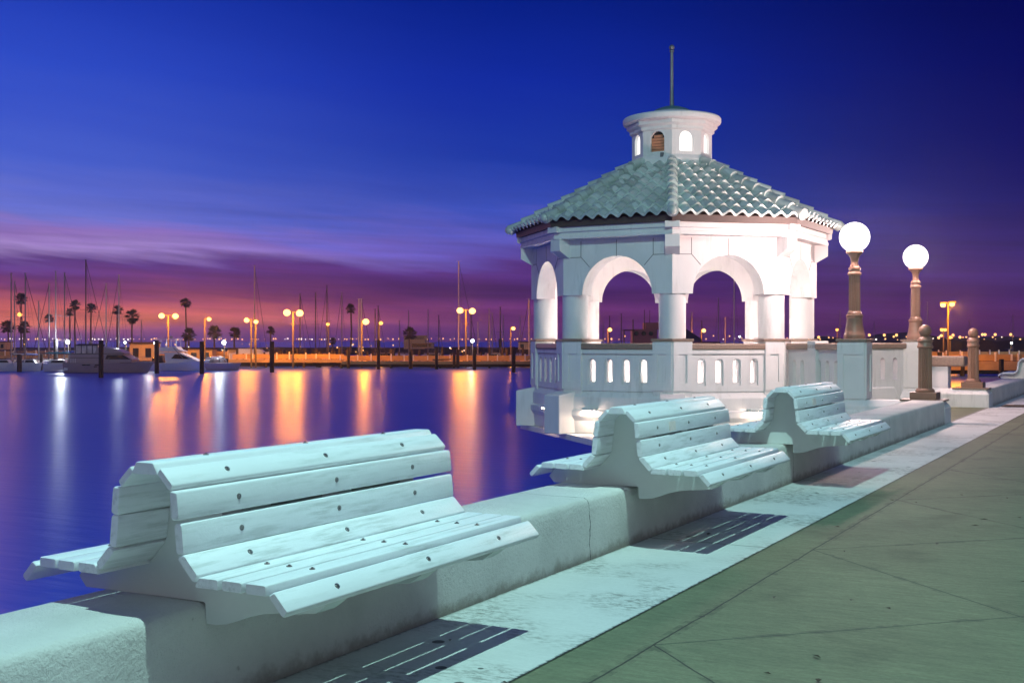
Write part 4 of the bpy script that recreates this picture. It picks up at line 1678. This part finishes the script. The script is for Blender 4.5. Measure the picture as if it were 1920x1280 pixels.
bp = random.Random(9)
for i in range(34):
    px = 445 + i * 16.2 + bp.uniform(-5, 5)
    D = bp.uniform(171.5, 186)
    zt = zof(bp.uniform(650, 664), D) - ZW
    b = MB()
    r = bp.uniform(.13, .2)
    b.lathe([(r, -1.5), (r, zt - .05), (r * .85, zt)], 10)
    tag(b.build('piling', M['brownpile'], smooth=40, loc=far(px, D, ZW)), 'thin brown piling standing behind the lit pier boards', 'piling', 'pilings behind the pier')


def dock_lamp(px, py, D, label, foot, mt='mercury', r=.16, watts=260):
    z0, z1 = zof(foot, D), zof(py, D)
    t = thing('dock_lamp', label, 'dock lamp', far(px, D, z0), A, 'white dock lamps')
    b = MB()
    b.tube((0, 0, -3 if foot > 655 else 0), (0, 0, z1 - z0), .07, .06, 8)
    b.tube((0, 0, z1 - z0), (0, 0, z1 - z0 + .08), .14, .1, 8)
    b.build('post', M['lamppole'], t)
    b = MB()
    b.sphere((0, -.22, z1 - z0), r, 12, 8)
    b.build('bulb', M[mt], t)
    point((0, -2.6, z1 - z0 + .1), t, (.85, .95, 1.0), watts, .2)
    return t


dock_lamp(128, 641, 160, 'bright white dock lamp above the blue canvas boat', 680, r=.26, watts=1500)
dock_lamp(235.5, 642, 150, 'white dock lamp on a pale post above the cruiser bow', 670, r=.14)
dock_lamp(290, 643, 155, 'white dock lamp left of the sport fisher bridge', 670, r=.10)
dock_lamp(420.5, 642, 152, 'bright white dock lamp above the express cruiser windscreen', 672, r=.26, watts=600)
dock_lamp(886, 639, 190, 'bright white dock lamp right of the central double street lamp', 665, r=.26, watts=500)
dock_lamp(1895.5, 643, 190, 'white dock lamp on a thin pole near the right edge', 662, r=.16)
dock_lamp(1386.5, 631, 300, 'small white dock lamp in the right arch', 650, r=.2)


# ------------------------------------------------------------------ sodium street lamps
def street_lamp(px, heads, D, foot, label, cross=None, bright='sodium', r=.30, watts=1700):
    if bright != 'sodium':
        watts = 900
    z0 = zof(foot, D)
    t = thing('street_lamp', label, 'street lamp', far(px, D, z0), A, 'orange street lamps round the marina')
    k = D / FPX
    zt = max(zof(h[1], D) for h in heads) - z0
    b = MB()
    b.tube((0, 0, -2.5), (0, 0, zt + .12), .13, .09, 8)
    if cross:
        zc_ = zof(cross, D) - z0
        b.tube((-.45, 0, zc_), (.45, 0, zc_), .04, .04, 5)
    for hx, hy in heads:
        dx = (hx - px) * k
        zh = zof(hy, D) - z0
        b.tube((0, 0, zt + .1), (dx, 0, zh + .18), .05, .05, 6)
        b.box((dx, 0, zh + .22), (.7, .4, .14))
    b.build('pole', M['lamppole'], t)
    for hx, hy in heads:
        b = MB()
        b.sphere(((hx - px) * k, 0, zof(hy, D) - z0), r * 1.35, 14, 9, sz=.9)
        b.build('lamp_head', M[bright], t)
        point(((hx - px) * k, -2.0, zof(hy, D) - z0 - .45), t, (1.0, .32, .008), watts * (r / .30) ** 2, .3)
    return t


street_lamp(27.5, [(37, 589.5)], 205, 660, 'orange street lamp at far left between two bushy palms', bright='sodiumdim')
street_lamp(315.5, [(303, 592), (329, 592.5)], 185, 660, 'double orange street lamp behind the sport fisher', 612, r=.34, watts=2600)
street_lamp(384, [(392, 598)], 190, 660, 'single orange street lamp above the express cruiser', r=.26, watts=3200)
street_lamp(471, [(462.5, 600)], 167.3, 662, 'orange street lamp with one head left of the tall mast by the pier', r=.28)
street_lamp(479.5, [(480, 603)], 167.3, 664, 'orange street lamp at the foot of the tall left mast', r=.24)
street_lamp(549.5, [(538, 586), (562, 587)], 167.3, 665, 'brightest double orange street lamp standing on the pier', 608, r=.38)
street_lamp(616, [(614.8, 607.5)], 195, 660, 'small orange street lamp under the dark mast right of the double lamp', bright='sodiumdim', r=.22)
street_lamp(678.5, [(686, 603)], 167.3, 664, 'orange street lamp just right of the thick lit masts', r=.34)
street_lamp(711, [(714.3, 605.5)], 200, 660, 'small orange street lamp crossing two dark masts at pier centre', bright='sodiumdim', r=.26)
street_lamp(873.5, [(862.5, 582), (885.5, 583)], 167.3, 668, 'double orange street lamp beside the tallest central mast', 608, r=.34)
street_lamp(957.5, [(962.5, 615.5)], 215, 655, 'orange street lamp nearest the left side of the gazebo', r=.26)
street_lamp(1140, [(1143.5, 618)], 215, 648, 'orange street lamp in the left arch of the gazebo', r=.28)
street_lamp(1315, [(1319.5, 619.5)], 215, 648, 'orange street lamp in the right arch of the gazebo', r=.28)
street_lamp(1777.5, [(1768, 571.5), (1785, 570)], 125, 692, 'tall double orange street lamp on the wharf right of the globe lamps', r=.20, watts=4200)
street_lamp(1769, [(1766, 618), (1772, 618)], 190, 655, 'short double orange street lamp beyond the nearer bollard', bright='sodiumdim', r=.22)
street_lamp(1569.5, [(1569.5, 618)], 230, 650, 'small orange street lamp left of the nearer globe lamp post', bright='sodiumdim', r=.22)
street_lamp(1781.5, [(1781.5, 632)], 210, 655, 'low orange street lamp just right of the nearer bollard ball', bright='sodiumdim', r=.24)


# ------------------------------------------------------------------ palms
PR = random.Random(11)


def palm(px, cy, D, foot, rc, label, skirt=False):
    z0 = zof(foot, D)
    t = thing('palm_tree', label, 'palm tree', far(px, D, z0), PR.uniform(0, 6), 'palms round the marina')
    k = D / FPX
    zc_ = zof(cy, D) - z0
    R = rc * k * 1.25
    b = MB()
    lean = PR.uniform(-.15, .15)
    b.tube((0, 0, -.5), (lean, 0, zc_ * .5), .20, .16, 8)
    b.tube((lean, 0, zc_ * .5), (0, 0, zc_), .16, .15, 8)
    b.build('trunk', M['palmtrunk'], t, smooth=50)
    b = MB()
    for i in range(64):
        a = PR.uniform(0, 2 * math.pi)
        el = R_(PR.uniform(-75 if skirt else -50, 82))
        ln = R * PR.uniform(.78, 1.12)
        dr = Vector((math.cos(a) * math.cos(el), math.sin(a) * math.cos(el), math.sin(el)))
        sd = Vector((-math.sin(a), math.cos(a), 0))
        base = Vector((0, 0, zc_))
        mid = base + dr * ln * .45
        # fan leaf: a spray of narrow pointed leaflets
        for j in range(9):
            an = (j - 4) * .26
            tip = mid + (dr * math.cos(an) + sd * math.sin(an)) * ln * .55 * (1 - .05 * abs(j - 4)) + Vector((0, 0, -.12 * R * PR.random()))
            wv = (sd * math.cos(an) - dr * math.sin(an)) * .05 * R + Vector((0, 0, .02 * R))
            mp = mid * .45 + tip * .55
            b.add([mid, mp - wv, tip, mp + wv], [(0, 1, 2, 3)])
        b.tube(base, mid, .02 * R, .015 * R, 3)
    b.build('crown', M['frond'], t, fix=False)
    return t


PALMS = [
    (39.5, 561, 250, 655, 11, 'tall palm with round dark crown at far left between two masts'),
    (15, 613, 225, 660, 13, 'bushy low palm at the left edge'),
    (45, 615, 230, 660, 12.5, 'bushy low palm just right of the left edge lamp'),
    (92, 598, 240, 655, 9, 'small palm behind the masts above the teal bimini'),
    (131, 586, 245, 655, 8.5, 'shorter of two adjacent tall palms left of the tallest dark mast'),
    (141, 573, 250, 655, 10, 'taller of two adjacent tall palms left of the tallest dark mast'),
    (171, 579, 250, 655, 10, 'tall palm just right of the tallest dark mast'),
    (220, 582, 250, 655, 10, 'tall palm behind the rightmost mast of the cruiser'),
    (248, 593, 235, 655, 13, 'full palm with shaggy skirt standing alone right of the cruiser'),
    (348, 568, 250, 655, 10, 'tall slim palm right of the left double lamp'),
    (354, 628, 215, 658, 13, 'dark bushy low palm below the tall slim palm'),
    (402, 624, 215, 658, 13, 'orange lit low palm beside the single lamp'),
    (440, 624, 225, 658, 11, 'orange lit round low palm right of the white dock lamp'),
    (507.5, 620, 240, 655, 8.5, 'small round palm above the lone black piling'),
    (658, 579, 235, 655, 9.5, 'tall thin palm left of the thick lit masts'),
    (768, 626, 240, 655, 13, 'dark palm before the waterfront house'),
    (624, 640, 245, 655, 7, 'tiny low palm right of the small orange lamp'),
]
for px, cy, D, ft, rc, lab in PALMS:
    palm(px, cy, D, ft, rc, lab, 'skirt' in lab)

# ------------------------------------------------------------------ buildings round the marina
D = 260.0
hb = thing('waterfront_house', 'flat two storey beige waterfront house with dark window bands behind a palm', 'building', far(757, D, zof(654, D)), A)
k = D / FPX
b = MB()
b.box((27 * k, 3, 5.5 * k), (54 * k, 6, 11 * k))
b.box((20 * k, 3, 18 * k), (40 * k, 6, 13 * k))
b.build('wall', M['beige'], hb)
b = MB()
b.box((20 * k, 3, 25 * k), (44 * k, 7, 1.2 * k))
b.box((28 * k, 3, 11.6 * k), (60 * k, 7.4, 1.3 * k))
b.build('roof', M['beige'], hb)
b = MB()
b.box((24 * k, -.05, 20 * k), (30 * k, .2, 4 * k))
b.box((33 * k, -.05, 6.5 * k), (36 * k, .2, 6 * k))
b.build('window_band', M['dark'], hb)
b = MB()
for i in range(14):
    b.box((20 * k + i * 1.2 * 1.6 * k, -.2, 20 * k), (.12, .15, 4 * k))
b.build('mullions', M['beige'], hb)

D = 150.0
k = D / FPX
hb = thing('houseboat', 'maroon flat roofed houseboat with three round portholes, seen through the left arch', 'houseboat', far(1188, D, ZW), A)
b = MB()
b.box((22 * k, 2, (zof(645, D) - ZW) / 2), (46 * k, 4, zof(645, D) - ZW))
b.build('hull', M['maroon'], hb)
z0 = zof(645, D) - ZW
b = MB()
b.box((22 * k, 2, z0 + 14 * k), (44 * k, 4, 28 * k))
b.build('wall', M['maroon'], hb)
b = MB()
b.box((36 * k, 2.2, z0 + 34 * k), (26 * k, 3.6, 13 * k))
b.build('upper_cabin', M['maroon'], hb)
for i, xx in enumerate((5, 19, 32.5)):
    b = MB()
    b.tube((xx * k, -.02, z0 + 20 * k), (xx * k, -.12, z0 + 20 * k), 4.2 * k, 4.2 * k, 18)
    b.tube((xx * k, -.11, z0 + 20 * k), (xx * k, -.14, z0 + 20 * k), 3.4 * k, 3.4 * k, 18, 1)
    b.build('porthole', [M['brownpile'], M['dark']], hb)
b = MB()
b.tube((22 * k, 1, z0 + 28 * k), (22 * k, 1, z0 + 65 * k), .07, .04, 6)
b.tube((32 * k, 1, z0 + 40 * k), (32 * k, 1, z0 + 64 * k), .05, .03, 6)
b.build('antenna', M['mastdark'], hb)
D = 148.0
k = D / FPX
t = thing('pergola', 'open post frame with flat dark roof left of the houseboat', 'shelter', far(1170, D, ZW), A)
b = MB()
z1 = zof(619, D) - ZW
for x in (0, 17 * k):
    b.tube((x, 0, 0), (x, 0, z1 + (20 * k if x else 0)), .08, .08, 6)
b.build('post', M['lamppole'], t)
b = MB()
b.box((8 * k, 0, z1), (20 * k, 2, .12))
b.build('roof', M['brownpile'], t)

D = 150.0
k = D / FPX
t = thing('tent_cover', 'dark canvas boat shelter sloping down to the right, in the right arch', 'boat shelter', far(1255, D, ZW), A)
b = MB()
zz = zof(640, D) - ZW
side(b, [(0, zz), (57 * k, zz), (54 * k, zz + 6 * k), (28 * k, zz + 23 * k), (0, zz + 24 * k)], 4)
b.build('canvas', M['canvasdark'], t)
b = MB()
b.box((45 * k, 0, zz - 5 * k), (90 * k, 4, 9 * k))
b.build('hull', M['brownpile'], t)

# orange box shed left edge, low shed right of express cruiser
def shed(px0, px1, top, foot, D, label, m='beige'):
    k = D / FPX
    t = thing('shed', label, 'shed', far(px0, D, zof(foot, D)), A, 'dock sheds')
    w_, h_ = (px1 - px0) * k, (foot - top) * k
    b = MB()
    b.box((w_ / 2, 1.5, h_ * .45), (w_, 3, h_ * .9))
    b.build('wall', M[m], t)
    b = MB()
    b.box((w_ / 2, 1.5, h_ * .95), (w_ * 1.06, 3.6, h_ * .1))
    b.build('roof', M['brownpile'], t)
    n = max(2, int(w_ / 1.5))
    for i in range(n):
        b = MB()
        b.box((w_ * (i + .5) / n, -.03, h_ * .42), (w_ / n * .45, .08, h_ * .5))
        b.build('opening', M['dark'], t)
    return t


shed(-14, 10, 640, 655, 200, 'orange lit shed at the left edge')
shed(428, 462, 653, 682, 186, 'orange lit dock shed with dark openings right of the express cruiser')
shed(243, 290, 641, 676, 192, 'orange lit dock house behind the cruiser bow')
shed(352, 398, 653, 676, 196, 'orange lit dock house behind the express cruiser')
shed(972, 1000, 640, 655, 210, 'orange lit shed touching the gazebo left side')


# ------------------------------------------------------------------ far shores, causeway, city lights
def bank(px0, px1, D, z0, z1, name, jag, dep=40):
    b = MB()
    p0, p1 = Vector(far(px0, D, 0)), Vector(far(px1, D, 0))
    n = max(8, int((p1 - p0).length / 6))
    rr = random.Random(int(px0 + D))
    vs, fs = [], []
    h = z1
    for i in range(n + 1):
        q = p0 + (p1 - p0) * (i / n)
        h = z1 + jag * (rr.random() ** 2) * (1.5 if rr.random() > .8 else .7)
        for dd, zz in ((0, z0), (2, h * .8), (dep * .4, h), (dep, h * .9), (dep, z0)):
            v = q + CD * dd
            vs.append((v.x, v.y, zz))
    for i in range(n):
        for j in range(4):
            fs.append((i * 5 + j, i * 5 + j + 1, i * 5 + 6 + j, i * 5 + 5 + j))
    b.add(vs, fs)
    o = b.build(name, M['land'])
    return tag(o, kind='structure')


bank(-150, 1000, 330, ZW - 1, -.35, 'breakwater', .5, 12)
bank(-250, 460, 214, ZW - 1, -.55, 'marina_island', .1, 60)
bank(1000, 1500, 320, ZW - 1, .9, 'far_bank', 2.0, 30)
bank(1480, 2200, 420, ZW - 1, 1.9, 'far_shore', 2.2, 60)
cl = random.Random(21)
cb = MB()


def dot(px, py, D, s, mi):
    x, y, z = far(px, D, zof(py, D))
    cb.sphere((x, y, z), s * D / FPX, 6, 4, mi)


for i in range(95):      # lights along the causeway and far shore across the bay
    px = -20 + i * 10.8 + cl.uniform(-4, 4)
    white = (px < 250 and cl.random() < .6) or (520 < px < 660 and cl.random() < .5)
    for j in range(2 if px < 690 and cl.random() < .55 else 1):
        dot(px + j * 4, 635.5 + cl.uniform(-1.0, .9), 900, cl.uniform(.6, 1.6), 1 if white else 0)
for i in range(60):
    px = 1130 + i * 13.2 + cl.uniform(-6, 6)
    dot(px, 634 + cl.uniform(-5, 3), 415 if px > 1490 else 316, cl.uniform(.8, 1.9), 1 if cl.random() < .15 else 0)
for px, py in ((1630, 628), (1658, 628), (1681, 628), (1787, 628), (1842, 627), (1847, 627), (1866, 627), (1895, 627), (1760, 633), (1765, 629), (1535, 632), (1800, 632)):
    dot(px, py, 410, 2.6, 0)
for i in range(46):      # small lamps on the docks behind the boats
    px = cl.uniform(-5, 985)
    if not (745 < px < 815):
        dot(px, cl.uniform(644, 660), cl.uniform(200, 212), cl.uniform(.7, 1.5), 1 if cl.random() < .12 else 0)
o = cb.build('city_lights', [M['cityamber'], M['citywhite']], fix=False)
tag(o, 'rows of tiny amber and white lights along the horizon', 'lights', kind='stuff')

# ------------------------------------------------------------------ thin volume added to imitate the bloom round the lamps
b = MB()
q0, q1 = Vector((-700, -40, 0)), Vector((400, 460, 0))
b.box((-350, 470, 6.5), (1700, 1100, 23.0))
m = bpy.data.materials.new('added glow haze')
m.use_nodes = True
t = NT(m.node_tree)
pv = t.n('ShaderNodeVolumePrincipled')
pv.inputs['Color'].default_value = (0.9, 0.9, 0.95, 1)
pv.inputs['Density'].default_value = 0.0003
pv.inputs['Anisotropy'].default_value = 0.8
o = t.n('ShaderNodeOutputMaterial')
t.l(pv.outputs[0], o.inputs['Volume'])
tag(b.build('haze', m), kind='stuff')
